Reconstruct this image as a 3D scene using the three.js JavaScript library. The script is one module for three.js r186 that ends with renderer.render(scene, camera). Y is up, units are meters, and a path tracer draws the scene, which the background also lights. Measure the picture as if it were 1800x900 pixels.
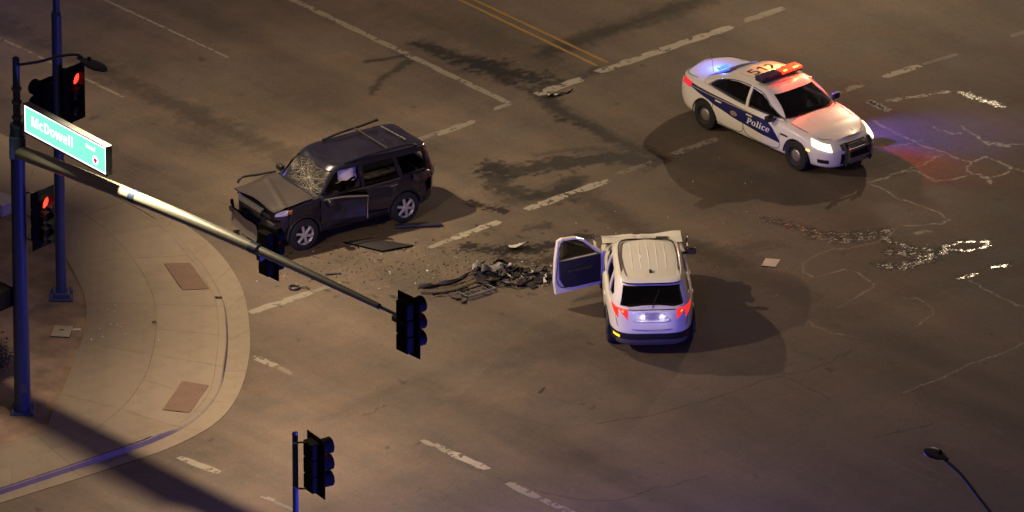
import * as THREE from 'three';
import { mergeGeometries } from 'three/addons/utils/BufferGeometryUtils.js';
import { RoundedBoxGeometry } from 'three/addons/geometries/RoundedBoxGeometry.js';
import { RectAreaLightUniformsLib } from 'three/addons/lights/RectAreaLightUniformsLib.js';
import { Brush, Evaluator, SUBTRACTION } from 'three-bvh-csg';

// ---------------------------------------------------------------- camera, sky, moon, exposure
const scene = new THREE.Scene();
const DIST = 250, PITCH = 24.3 * Math.PI / 180, FPX = 81 * DIST;
const camera = new THREE.PerspectiveCamera(2 * Math.atan(450 / FPX) * 180 / Math.PI, 2, 1, 1500);
camera.position.set(0, DIST * Math.sin(PITCH), DIST * Math.cos(PITCH));
camera.lookAt(0, 0, 0);
camera.updateMatrixWorld();
camera.focus = 215; camera.userData.fStop = 5.6;                    // the airborne zoom lens is a touch soft
const renderer = new THREE.WebGLRenderer({ antialias: true });
renderer.setSize(1024, 512);
renderer.toneMapping = THREE.LinearToneMapping;
renderer.toneMappingExposure = 1.0;
renderer.shadowMap.enabled = true;
RectAreaLightUniformsLib.init();

{ // night sky over a city: a dim, slightly purple dome with a warmer rim of town glow
  const W = 64, H = 32, d = new Float32Array(W * H * 4);
  for (let j = 0; j < H; j++) for (let i = 0; i < W; i++) {
    const el = (j + 0.5) / H - 0.5, k = Math.exp(-Math.abs(el) * 7);
    const o = (j * W + i) * 4;
    d[o] = 0.066 + 0.05 * k; d[o + 1] = 0.046 + 0.033 * k; d[o + 2] = 0.054 + 0.02 * k; d[o + 3] = 1;
  }
  const t = new THREE.DataTexture(d, W, H, THREE.RGBAFormat, THREE.FloatType);
  t.mapping = THREE.EquirectangularReflectionMapping; t.magFilter = THREE.LinearFilter; t.needsUpdate = true;
  scene.background = t; scene.environment = t;
}
const moon = new THREE.DirectionalLight(new THREE.Color().setRGB(1, 0.95, 0.9), 0.03);
moon.position.set(-40, 90, -30); moon.castShadow = true; moon.shadow.radius = 2;
Object.assign(moon.shadow.camera, { left: -30, right: 30, top: 30, bottom: -30, near: 1, far: 250 });
scene.add(moon);

const LAMP_COLOUR = new THREE.Color().setRGB(1, 0.75, 0.46);

// ---------------------------------------------------------------- helpers
const V = (x, y, z) => new THREE.Vector3(x, y, z);
function rng(seed) { let a = seed >>> 0; return () => { a = (a + 0x6D2B79F5) | 0; let t = Math.imul(a ^ (a >>> 15), 1 | a); t = (t + Math.imul(t ^ (t >>> 7), 61 | t)) ^ t; return ((t ^ (t >>> 14)) >>> 0) / 4294967296; }; }
const SP = Math.sin(PITCH), CP = Math.cos(PITCH);
// a point of the photograph (1800 x 900) taken down to the horizontal plane y = h
function g(u, v, h = 0) {
  const a = u - 900, b = 450 - v;
  const d = V(a, -SP * FPX + CP * b, -CP * FPX - SP * b);
  const k = (h - camera.position.y) / d.y;
  return camera.position.clone().addScaledVector(d, k);
}
const smooth = (a, b, x) => { const t = Math.min(1, Math.max(0, (x - a) / (b - a))); return t * t * (3 - 2 * t); };
const lerp = (a, b, t) => a + (b - a) * t;
const mat = (r, g_, b, rough = 0.7, extra = {}) => { const m = new THREE.MeshPhysicalMaterial({ roughness: rough, ...extra }); m.color.setRGB(r, g_, b); return m; };
const glow = (r, g_, b, k, base = 0.05) => { const m = new THREE.MeshStandardMaterial({ roughness: 0.4 }); m.color.setRGB(base, base, base); m.emissive.setRGB(r, g_, b); m.emissiveIntensity = k; return m; };
const used = {};
function numbered(n) { const k = used[n] = (used[n] ?? -1) + 1; return k ? n + '_' + String(k).padStart(3, '0') : n; }
function shade(o) { o.castShadow = true; o.receiveShadow = true; return o; }
function part(name, geo, m, parent) {
  if (Array.isArray(geo)) geo = geo.length > 1 ? mergeGeometries(geo.map(q => { const r = q.index ? q.toNonIndexed() : q; for (const k of Object.keys(r.attributes)) if (!['position', 'normal', 'uv'].includes(k)) r.deleteAttribute(k); if (!r.attributes.uv) r.setAttribute('uv', new THREE.BufferAttribute(new Float32Array(r.attributes.position.count * 2), 2)); return r; })) : geo[0];
  const o = shade(new THREE.Mesh(geo, m)); o.name = name; parent.add(o); return o;
}
function thing(name, label, category, pos = V(0, 0, 0), turn = 0, group) {
  const o = new THREE.Group(); o.name = numbered(name); o.position.copy(pos); o.rotation.y = turn;
  o.userData = { label, category }; if (group) o.userData.group = group; scene.add(o); return o;
}
function single(name, label, category, geo, m, group) { const o = part(numbered(name), geo, m, scene); o.userData = { label, category }; if (group) o.userData.group = group; return o; }
function structure(name, geo, m, label, category) { const o = part(numbered(name), geo, m, scene); o.userData = { kind: 'structure', label, category }; return o; }
const box = (w, h, d, x = 0, y = 0, z = 0, r = 0) => { const q = r ? new RoundedBoxGeometry(w, h, d, 2, r) : new THREE.BoxGeometry(w, h, d); q.translate(x, y, z); return q; };
function rod(a, b, r0, r1 = r0, seg = 14) {
  const d = b.clone().sub(a), L = d.length(), q = new THREE.CylinderGeometry(r1, r0, L, seg);
  q.translate(0, L / 2, 0); q.applyQuaternion(new THREE.Quaternion().setFromUnitVectors(V(0, 1, 0), d.normalize())); q.translate(a.x, a.y, a.z); return q;
}
const tube = (pts, r, n = 24, seg = 10) => new THREE.TubeGeometry(new THREE.CatmullRomCurve3(pts), n, r, seg, false);
function fromTris(pos, uv) {
  const q = new THREE.BufferGeometry(); q.setAttribute('position', new THREE.Float32BufferAttribute(pos, 3));
  if (uv) q.setAttribute('uv', new THREE.Float32BufferAttribute(uv, 2)); return q;
}
// a grid sheet with rims: fn(a, b) -> Vector3 on the surface, offset outward by off, closed down by depth
function sheet(fn, nu, nv, off = 0.004, depth = 0.012, out = null) {
  const P = [], N = [], e = 1e-3;
  for (let j = 0; j <= nv; j++) for (let i = 0; i <= nu; i++) {
    const a = i / nu, b = j / nv, p = fn(a, b);
    const a2 = a > 0.5 ? a - e : a + e, b2 = b > 0.5 ? b - e : b + e;
    const n = fn(a2, b).sub(p).multiplyScalar(a > 0.5 ? -1 : 1).cross(fn(a, b2).sub(p).multiplyScalar(b > 0.5 ? -1 : 1)).normalize();
    P.push(p); N.push(n);
  }
  const mid = Math.floor(nv / 2) * (nu + 1) + Math.floor(nu / 2);
  let s = 1; if (out) { if (N[mid].dot(out(P[mid])) < 0) s = -1; }
  const id = (i, j) => j * (nu + 1) + i, pos = [], nor = [], uv = [], idx = [];
  const A = P.map((p, k) => p.clone().addScaledVector(N[k], s * off)), B = P.map((p, k) => p.clone().addScaledVector(N[k], s * (off - depth)));
  A.forEach((p, k) => { pos.push(p.x, p.y, p.z); nor.push(N[k].x * s, N[k].y * s, N[k].z * s); uv.push((k % (nu + 1)) / nu, Math.floor(k / (nu + 1)) / nv); });
  for (let j = 0; j < nv; j++) for (let i = 0; i < nu; i++) {
    const q = [id(i, j), id(i + 1, j), id(i + 1, j + 1), id(i, j + 1)]; if (s < 0) q.reverse();
    idx.push(q[0], q[1], q[2], q[0], q[2], q[3]);
  }
  const rim = []; for (let i = 0; i < nu; i++) rim.push(id(i, 0)); for (let j = 0; j < nv; j++) rim.push(id(nu, j));
  for (let i = nu; i > 0; i--) rim.push(id(i, nv)); for (let j = nv; j > 0; j--) rim.push(id(0, j));
  if (depth > 0) for (let k = 0; k < rim.length; k++) {
    const a = rim[k], b = rim[(k + 1) % rim.length], o = pos.length / 3;
    const fn_ = A[b].clone().sub(A[a]).cross(B[a].clone().sub(A[a])).normalize().multiplyScalar(-s);
    for (const p of [A[a], A[b], B[b], B[a]]) { pos.push(p.x, p.y, p.z); nor.push(-fn_.x, -fn_.y, -fn_.z); uv.push(0, 0); }
    if (s > 0) idx.push(o, o + 2, o + 1, o, o + 3, o + 2); else idx.push(o, o + 1, o + 2, o, o + 2, o + 3);
  }
  const q = fromTris(pos, uv); q.setAttribute('normal', new THREE.Float32BufferAttribute(nor, 3)); q.setIndex(idx); return q;
}
// smooth periodic noise tile, values 0..1
function noiseTile(n, cells, seed, oct = 4) {
  const r = rng(seed), out = new Float32Array(n * n); let tot = 0;
  for (let o = 0, amp = 1, c = cells; o < oct; o++, amp *= 0.55, c *= 2) {
    const t = new Float32Array(c * c).map(() => r()); tot += amp;
    for (let j = 0; j < n; j++) {
      const y = j / n * c, y0 = Math.floor(y), fy = y - y0, sy = fy * fy * (3 - 2 * fy), r0 = (y0 % c) * c, r1 = ((y0 + 1) % c) * c;
      for (let i = 0; i < n; i++) {
        const x = i / n * c, x0 = Math.floor(x), fx = x - x0, sx = fx * fx * (3 - 2 * fx), a = x0 % c, b = (x0 + 1) % c;
        out[j * n + i] += amp * lerp(lerp(t[r0 + a], t[r0 + b], sx), lerp(t[r1 + a], t[r1 + b], sx), sy);
      }
    }
  }
  for (let k = 0; k < out.length; k++) out[k] = Math.min(1, Math.max(0, (out[k] / tot - 0.5) * 1.6 + 0.5));
  return out;
}
const NT = noiseTile(512, 8, 11, 5);
function fbm(x, y) { // bilinear look-up, one tile per unit
  let a = (x - Math.floor(x)) * 512, b = (y - Math.floor(y)) * 512; const i = Math.floor(a) & 511, j = Math.floor(b) & 511, fx = a - Math.floor(a), fy = b - Math.floor(b), i1 = (i + 1) & 511, j1 = (j + 1) & 511;
  return lerp(lerp(NT[j * 512 + i], NT[j * 512 + i1], fx), lerp(NT[j1 * 512 + i], NT[j1 * 512 + i1], fx), fy);
}
const toS = c => Math.round(255 * (c <= 0.0031308 ? 12.92 * c : 1.055 * Math.pow(Math.min(1, c), 1 / 2.4) - 0.055));
const SLUT = new Uint8Array(4097).map((_, i) => toS(i / 4096));
function dataTex(d, n, srgb, rep) {
  const t = new THREE.DataTexture(d, n, n, THREE.RGBAFormat, THREE.UnsignedByteType);
  t.magFilter = THREE.LinearFilter; t.minFilter = THREE.LinearMipmapLinearFilter; t.generateMipmaps = true;
  if (srgb) t.colorSpace = THREE.SRGBColorSpace; if (rep) t.wrapS = t.wrapT = THREE.RepeatWrapping; t.needsUpdate = true; return t;
}
// small tiling textures: a colour speckle and a height grain
function grainTex(n, seed, base, amp, speck, srgb = true) {
  const r = rng(seed), big = noiseTile(n, 4, seed + 1, 4), d = new Uint8Array(n * n * 4);
  for (let k = 0; k < n * n; k++) {
    const f = 1 + (big[k] - 0.5) * amp + (r() - 0.5) * speck;
    for (let c = 0; c < 3; c++) d[k * 4 + c] = srgb ? SLUT[Math.max(0, Math.min(4096, Math.round(base[c] * f * 4096)))] : Math.max(0, Math.min(255, 255 * base[c] * f));
    d[k * 4 + 3] = 255;
  }
  return dataTex(d, n, srgb, true);
}
function uvFlat(geo, s = 1) { const p = geo.attributes.position, uv = []; for (let i = 0; i < p.count; i++) uv.push(p.getX(i) * s, p.getZ(i) * s); geo.setAttribute('uv', new THREE.Float32BufferAttribute(uv, 2)); return geo; }

// ---------------------------------------------------------------- the road
const RS = 32, RN = 2048;                                          // the detailed sheet: 32 m, 2048 texels
const ASPH = [0.091, 0.069, 0.053];
{
  const col = new Float32Array(RN * RN), rgh = new Float32Array(RN * RN), tint = new Float32Array(RN * RN), bmp = new Float32Array(RN * RN);
  const r = rng(5);
  const cA = V(1, 0, 0.472 / SP).normalize();                      // along the lanes
  for (let j = 0; j < RN; j++) for (let i = 0; i < RN; i++) {
    const x = (i / RN - 0.5) * RS, z = (j / RN - 0.5) * RS, k = j * RN + i;
    const al = x * cA.x + z * cA.z, ac = -x * cA.z + z * cA.x;
    const big = fbm(x / 23 + 0.3, z / 23), midn = fbm(x / 6.1, z / 6.1 + 0.4), lanes = fbm(al / 60, ac / 9), fine = fbm(x / 1.3, z / 1.3), s = r();
    col[k] = 1 + (big - 0.5) * 0.42 + (midn - 0.5) * 0.28 + (lanes - 0.5) * 0.56 + (fine - 0.5) * 0.14 + (s - 0.5) * 0.36 + (s > 0.985 ? 0.6 : 0);
    rgh[k] = 0.86 + (midn - 0.5) * 0.1; tint[k] = midn; bmp[k] = s * 0.5 + fine * 0.5;
  }
  const wander = (pts, amp, seed) => { const c = new THREE.CatmullRomCurve3(pts.map(p => V(p[0], p[1], 0)), false, 'centripetal'), n = pts.length * 7, o = []; for (let i = 0; i <= n; i++) { const p = c.getPoint(i / n); o.push([p.x + (fbm(i * 0.037 + seed, 0.2) - 0.5) * amp * 2, p.y + (fbm(i * 0.041, seed) - 0.5) * amp]); } return o; };
  const metre = ([u, v]) => { const p = g(u, v); return [p.x, p.z]; };
  // a stroke of matter on the road. amt < 0 darkens, > 0 pales; wet lowers the roughness
  function stroke(pts, rad, amt, { soft = 0.6, warp = 0.5, wet = 0, freq = 1, gaps = 0, gf = 1.9, rough = null, seed = 0 } = {}) {
    if (amt < -0.28) { amt = -(1 - (1 + amt) ** 1.5); rad *= 1.26; soft = Math.min(1, soft + 0.2); if (freq < 3) { warp *= 0.8; } }
    const q = pts.map(metre), R = rad / 81, pad = R * (1 + warp) + 0.05;
    const x0 = Math.min(...q.map(p => p[0])) - pad, x1 = Math.max(...q.map(p => p[0])) + pad, z0 = Math.min(...q.map(p => p[1])) - pad, z1 = Math.max(...q.map(p => p[1])) + pad;
    const I = x => Math.max(0, Math.min(RN - 1, Math.floor((x / RS + 0.5) * RN)));
    for (let j = I(z0); j <= I(z1); j++) for (let i = I(x0); i <= I(x1); i++) {
      const x = (i / RN - 0.5) * RS, z = (j / RN - 0.5) * RS; let d = 1e9;
      for (let s = 0; s + 1 < q.length || s === 0; s++) {
        const a = q[s], b = q[Math.min(s + 1, q.length - 1)], dx = b[0] - a[0], dz = b[1] - a[1], L = dx * dx + dz * dz;
        const t = L ? Math.max(0, Math.min(1, ((x - a[0]) * dx + (z - a[1]) * dz) / L)) : 0;
        d = Math.min(d, Math.hypot(x - a[0] - dx * t, z - a[1] - dz * t));
      }
      d += (fbm(x / 2.2 * freq + seed, z / 2.2 * freq) - 0.5) * 2 * R * warp + (fbm(x * 0.9 * freq, z * 0.9 * freq + seed) - 0.5) * 0.8 * R * warp;
      let a = smooth(R, R * (1 - soft), d); if (a <= 0) continue;
      if (gaps) a *= smooth(gaps - 0.16, gaps + 0.16, fbm(x * gf + seed, z * gf));
      const k = j * RN + i; col[k] *= amt < 0 ? 1 + amt * a : 1; if (amt > 0) col[k] += amt * a;
      if (wet) rgh[k] = lerp(rgh[k], wet, a); if (rough !== null) rgh[k] = lerp(rgh[k], rough, a);
    }
  }
  // worn wheel paths along and across, old soak marks
  stroke([[-60, 20], [230, 150], [500, 272], [640, 330]], 40, -0.34, { soft: 1, warp: 0.6 });
  stroke([[60, -40], [330, 90], [560, 200], [760, 290]], 22, -0.14, { soft: 1, warp: 0.7 });
  stroke([[-60, 150], [150, 240], [330, 330]], 20, -0.2, { soft: 1, warp: 0.6 });
  stroke([[960, 92], [1060, 58], [1190, 14], [1300, -25]], 38, -0.62, { soft: 0.9, warp: 0.4 });
  stroke([[700, 20], [960, 110]], 70, -0.24, { soft: 1, warp: 0.6 });
  stroke([[900, 350], [1010, 330], [1130, 410], [1290, 460]], 36, -0.36, { soft: 1, warp: 0.5 });
  stroke([[560, 740], [680, 690], [860, 620], [1010, 590]], 26, -0.14, { soft: 1, warp: 0.6 });
  stroke([[1200, 520], [1300, 480], [1420, 520]], 50, -0.22, { soft: 1, warp: 0.5 });
  stroke([[1450, 560], [1620, 520], [1800, 470]], 50, -0.16, { soft: 1, warp: 0.6 });
  stroke([[1500, 400], [1650, 330], [1800, 400]], 50, -0.12, { soft: 1, warp: 0.6 });
  stroke([[800, 690], [930, 640], [1000, 650]], 60, 0.16, { soft: 1, warp: 0.7 });
  stroke([[600, 560], [700, 600], [800, 590]], 60, 0.08, { soft: 1, warp: 0.7 });
  stroke([[880, 230], [960, 260], [1020, 290]], 40, 0.12, { soft: 1, warp: 0.7 });
  // spilled coolant and oil
  stroke([[646, 108], [672, 104], [705, 99]], 9, -0.5, { soft: 0.7, wet: 0.6, warp: 0.7, freq: 2 });
  stroke([[716, 108], [694, 124], [672, 136], [660, 150], [654, 164]], 11, -0.42, { soft: 0.7, wet: 0.6, warp: 0.8, freq: 2 });
  stroke([[735, 78], [800, 98], [850, 112]], 26, -0.66, { soft: 0.8, wet: 0.6, warp: 0.8, freq: 1.6 });
  stroke([[835, 112], [890, 128], [940, 138]], 44, -0.8, { soft: 0.75, wet: 0.55, warp: 0.7, freq: 1.8 });
  stroke([[880, 140], [930, 158], [1010, 140], [1050, 122]], 16, -0.5, { soft: 0.8, wet: 0.6, warp: 0.8, freq: 2 });
  stroke([[945, 165], [990, 198], [1030, 218], [1075, 243], [1120, 262], [1165, 282]], 25, -0.62, { soft: 0.7, wet: 0.6, warp: 0.5, freq: 2 });
  stroke([[985, 210], [1020, 222]], 12, -0.4, { soft: 0.8, wet: 0.5, warp: 0.9, freq: 2 });
  stroke([[862, 296], [910, 300], [990, 285], [1090, 276], [1140, 285]], 32, -0.66, { soft: 0.5, wet: 0.65, warp: 0.7, freq: 1.4 });
  stroke([[860, 300], [885, 330], [930, 345], [985, 345], [1010, 320]], 32, -0.6, { soft: 0.7, wet: 0.65, warp: 0.8, freq: 1.4 });
  stroke([[940, 272], [1010, 262], [1060, 262]], 12, -0.32, { soft: 0.8, wet: 0.65, warp: 0.8, freq: 2 });
  stroke([[828, 356], [852, 364], [884, 370]], 13, -0.6, { soft: 0.5, wet: 0.35, warp: 0.9, freq: 3 });
  stroke([[826, 434], [870, 440], [930, 440], [985, 428], [1030, 415]], 22, -0.66, { soft: 0.6, wet: 0.45, warp: 0.9, freq: 2.6 });
  stroke([[880, 455], [940, 462], [990, 450]], 22, -0.45, { soft: 0.8, wet: 0.45, warp: 0.9, freq: 2.6 });
  stroke([[920, 402], [940, 400], [960, 395]], 15, -0.4, { soft: 0.7, wet: 0.6, warp: 0.9, freq: 2.4 });
  stroke([[1200, 430], [1290, 438], [1360, 430]], 24, -0.3, { soft: 0.9, warp: 0.8, freq: 2 });
  stroke([[1345, 385], [1400, 400], [1470, 414], [1560, 406]], 14, -0.3, { soft: 0.9, warp: 0.8, freq: 3 });
  stroke([[1540, 462], [1600, 452], [1660, 440], [1740, 430]], 16, -0.26, { soft: 0.9, warp: 0.8, freq: 3 });
  for (const [p, r, gp, gl, sd] of [
    [[[1350, 387], [1375, 391], [1410, 402], [1450, 411], [1500, 411], [1540, 408], [1566, 404]], 8, 0.22, 0.62, 1],
    [[[1425, 414], [1480, 424], [1530, 417]], 9, 0.26, 0.6, 2], [[[1545, 466], [1580, 469], [1615, 461], [1640, 448], [1665, 440]], 10, 0.25, 0.56, 3],
    [[[1570, 442], [1600, 446], [1620, 452]], 12, 0.25, 0.58, 4], [[[1550, 418], [1600, 436], [1640, 438]], 7, 0.3, 0.6, 8],
    [[[1660, 433], [1690, 424], [1735, 424], [1738, 432], [1700, 440], [1660, 437]], 5, 0.25, 0.42, 5], [[[1748, 469], [1764, 466]], 6, 0, 0.1, 6], [[[1684, 489], [1700, 485], [1716, 480]], 5, 0.25, 0.45, 7]]) {
    stroke(p, r * 1.6, -0.6, { soft: 0.7, warp: 1.0, freq: 4, gaps: gp * 0.7, seed: sd });
    stroke(p, r, -0.01, { soft: 0.5, wet: 0.16, warp: 1.2, freq: 5, gaps: gl, gf: 3.3, seed: sd + 0.37 });
  }
  stroke([[1525, 178], [1545, 186], [1558, 192]], 6, -0.6, { soft: 0.4, wet: 0.2, warp: 1, freq: 4 });
  stroke([[1560, 176], [1620, 168], [1670, 160]], 7, 0.25, { soft: 0.8, warp: 1.1, freq: 4, rough: 0.5, gaps: 0.45 });
  stroke([[1690, 163], [1720, 174], [1756, 185]], 7, -0.65, { soft: 0.4, wet: 0.15, warp: 1, freq: 4, gaps: 0.35 });
  // sealed cracks (smooth bitumen with pale dust) on the right, open cracks below
  const seal = (p, w = 3.2, a = 0.42) => stroke(wander(p, 7, p[0][0] * 0.013), w * 0.95, a * 0.72, { soft: 0.9, warp: 0.9, freq: 4, rough: 0.62 });
  seal([[1537, 213], [1600, 245], [1658, 268], [1707, 283], [1733, 274]]);
  seal([[1707, 283], [1700, 299], [1722, 308], [1742, 312], [1777, 297], [1757, 285], [1733, 276]], 3.6, 0.5);
  seal([[1735, 310], [1742, 322]], 5, 0.5);
  seal([[1690, 222], [1718, 240], [1748, 254], [1797, 252]], 3.6, 0.4); seal([[1730, 250], [1770, 255]], 6, 0.4);
  seal([[1777, 294], [1802, 301]], 4, 0.5); seal([[1640, 225], [1690, 236]], 3, 0.2);
  seal([[1530, 320], [1570, 306], [1608, 300], [1630, 311], [1655, 317], [1700, 309]]);
  seal([[1527, 321], [1600, 355], [1645, 372], [1667, 386], [1640, 393], [1590, 398]]);
  seal([[1590, 300], [1630, 285], [1660, 271]], 2.4, 0.3); seal([[1563, 257], [1620, 247]], 2.4, 0.3);
  seal([[1575, 400], [1540, 425], [1460, 440], [1415, 460], [1412, 478], [1440, 486], [1490, 474], [1535, 500], [1470, 540]], 2.6, 0.24);
  seal([[1578, 520], [1620, 528], [1640, 548], [1610, 570]], 2.4, 0.2); seal([[1420, 565], [1450, 580], [1510, 595]], 2.4, 0.18);
  seal([[1705, 492], [1745, 515], [1800, 540]], 3, 0.25); seal([[1590, 690], [1660, 660], [1730, 632], [1802, 604]], 2.6, 0.42);
  seal([[1610, 410], [1632, 404]], 7, 0.3);
  stroke([[1540, 798], [1580, 818], [1640, 845], [1670, 860]], 7, 0.24, { soft: 0.9, warp: 1, freq: 3, gaps: 0.4 });
  stroke([[1650, 776], [1700, 788], [1760, 820], [1800, 842]], 8, 0.22, { soft: 0.9, warp: 1, freq: 3, gaps: 0.42 });
  stroke([[1700, 745], [1750, 756], [1800, 778]], 10, 0.2, { soft: 0.9, warp: 1, freq: 3, gaps: 0.42 });
  stroke([[1590, 800], [1650, 832]], 5, 0.2, { soft: 0.9, warp: 1, freq: 3, gaps: 0.42 });
  const crack = (p, w = 2, a = -0.35) => stroke(wander(p, 9, p[0][0] * 0.017), w, a, { soft: 0.7, warp: 0.5, freq: 3 });
  crack([[1050, 745], [1180, 720], [1290, 690], [1370, 662], [1440, 690], [1460, 705]]); crack([[1370, 662], [1450, 640], [1500, 615]]);
  crack([[940, 862], [1060, 880], [1160, 858], [1240, 836]]); crack([[1540, 768], [1600, 755], [1640, 745]]); crack([[640, 730], [680, 712]]);
  crack([[1215, 620], [1290, 628], [1400, 600]], 2, -0.2);
  stroke([[700, 205], [720, 222]], 30, -0.1, { soft: 1 }); stroke([[948, 690], [956, 682]], 4, -0.6, { soft: 0.5 });
  // drips and grit
  for (let k = 0; k < 170; k++) { const u = r() * 1800, v = r() * 900; stroke([[u, v], [u + (r() - 0.5) * 16, v + (r() - 0.5) * 7]], 2 + r() * r() * 7, -0.12 - r() * 0.25, { soft: 0.8, warp: 0.9, freq: 3, seed: r() * 5 }); }
  for (let k = 0; k < 60; k++) { const u = 480 + r() * 520, v = 395 + r() * 130; stroke([[u, v], [u + r() * 12, v + r() * 4]], 2 + r() * 4, -0.25 - r() * 0.3, { soft: 0.6, warp: 0.8, freq: 4 }); }
  const d = new Uint8Array(RN * RN * 4), m = RN / 2, rd = new Uint8Array(m * m * 4), bd = new Uint8Array(RN * RN * 4);
  for (let k = 0; k < RN * RN; k++) {
    const f = Math.max(0.08, col[k]), w = (tint[k] - 0.5) * 0.12;
    for (let c = 0; c < 3; c++) d[k * 4 + c] = SLUT[Math.min(4096, Math.round(4096 * ASPH[c] * f * (1 + (c === 0 ? w : c === 2 ? -w : 0))))];
    d[k * 4 + 3] = 255; const b = Math.round(255 * bmp[k]); bd[k * 4] = bd[k * 4 + 1] = bd[k * 4 + 2] = b; bd[k * 4 + 3] = 255;
  }
  for (let j = 0; j < m; j++) for (let i = 0; i < m; i++) { const b = Math.round(255 * Math.max(0.04, Math.min(1, rgh[j * 2 * RN + i * 2]))), k = (j * m + i) * 4; rd[k] = rd[k + 1] = rd[k + 2] = b; rd[k + 3] = 255; }
  const ms = new THREE.MeshStandardMaterial({ map: dataTex(d, RN, true), roughnessMap: dataTex(rd, m, false), bumpMap: dataTex(bd, RN, false), bumpScale: 0.006, roughness: 1 });
  const q = new THREE.PlaneGeometry(RS, RS, 1, 1); q.rotateX(-Math.PI / 2);
  const p = q.attributes.position, uv = []; for (let i = 0; i < 4; i++) uv.push(p.getX(i) / RS + 0.5, p.getZ(i) / RS + 0.5);
  q.setAttribute('uv', new THREE.Float32BufferAttribute(uv, 2));
  structure('road', q, ms, 'worn brown asphalt of the intersection with dark fluid stains and sealed cracks', 'road');
  // the asphalt beyond it
  const sh = new THREE.Shape([[-300, -300], [300, -300], [300, 300], [-300, 300]].map(a => new THREE.Vector2(...a)));
  sh.holes.push(new THREE.Path([[-16, -16], [-16, 16], [16, 16], [16, -16]].map(a => new THREE.Vector2(...a))));
  const og = new THREE.ShapeGeometry(sh); og.rotateX(-Math.PI / 2); uvFlat(og, 1 / 8);
  structure('ground', og, new THREE.MeshStandardMaterial({ map: grainTex(512, 21, ASPH, 0.6, 0.3), roughness: 0.87 }), 'plain dark asphalt that runs on around the intersection', 'ground');
}

// ---------------------------------------------------------------- painted markings
const wearTex = (() => { // paint that is scuffed through to the asphalt
  const n = 512, a = noiseTile(n, 16, 31, 5), b = noiseTile(n, 6, 32, 3), d = new Uint8Array(n * n * 4), r = rng(9);
  for (let k = 0; k < n * n; k++) { const f = smooth(0.18, 0.42, a[k] * 0.7 + b[k] * 0.3 + (r() - 0.5) * 0.1); d[k * 4] = d[k * 4 + 1] = d[k * 4 + 2] = Math.round(255 * f); d[k * 4 + 3] = 255; }
  return dataTex(d, n, false, true);
})();
const paintCol = grainTex(256, 41, [1, 1, 1], 0.3, 0.25);
const paint = (r, g_, b, op = 1) => { const m = new THREE.MeshStandardMaterial({ map: paintCol, alphaMap: wearTex, transparent: true, opacity: op, roughness: 0.75 }); m.color.setRGB(r, g_, b); return m; };
const PW = [paint(0.33, 0.3, 0.245, 0.88), paint(0.3, 0.272, 0.225, 0.66), paint(0.3, 0.275, 0.235, 0.4)], PY = (() => { const m = new THREE.MeshStandardMaterial({ map: paintCol, transparent: true, opacity: 0.8, roughness: 0.75 }); m.color.setRGB(0.3, 0.185, 0.04); return m; })();
const mrand = rng(77);
function marking(name, a, b, wpx, m, label, category) {
  const p = g(...a), q = g(...b); p.y = q.y = 0.004; const d = q.clone().sub(p), L = d.length(); d.normalize(); const n = V(-d.z, 0, d.x), w = wpx / 81 / 2;
  const S = Math.max(3, Math.round(L / 0.16)), pos = [], uv = [], idx = []; const off = mrand() * 10;
  for (let i = 0; i <= S; i++) {
    const t = i / S * L, e = (i === 0 || i === S) ? 0.7 : 1;
    for (const s of [-1, 1]) {
      const wob = 1 + (fbm(t * 0.9 + off, s * 0.37) - 0.5) * 0.5; const c = p.clone().addScaledVector(d, t + (i === 0 || i === S ? (mrand() - 0.5) * 0.1 : 0)).addScaledVector(n, s * w * wob * e);
      pos.push(c.x, 0.004, c.z); uv.push(c.x / 1.7, c.z / 1.7);
    }
    if (i) { const k = i * 2; idx.push(k - 2, k, k - 1, k, k + 1, k - 1); }
  }
  const q2 = fromTris(pos, uv); q2.setIndex(idx); q2.computeVertexNormals(); return structure(name, q2, m, label, category);
}
marking('lane_line', [-140, 0], [217, 171], 6, PW[1], 'thin white lane line passing behind the tall dark pole', 'lane line');
marking('lane_line', [-40, -105], [405, 103], 6, PW[1], 'thin white lane line crossing the empty lanes behind the dark wreck', 'lane line');
marking('lane_line', [395, -58], [895, 182], 14, PW[1], 'thick solid white turn lane line ending at the fluid stains', 'lane line');
marking('centre_line', [560, -119], [1050, 116], 7, PY, 'yellow double centre line, strand beside the fluid stain', 'centre line');
marking('centre_line', [585, -117], [1070, 111], 7, PY, 'yellow double centre line, strand away from the fluid stain', 'centre line');
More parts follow.
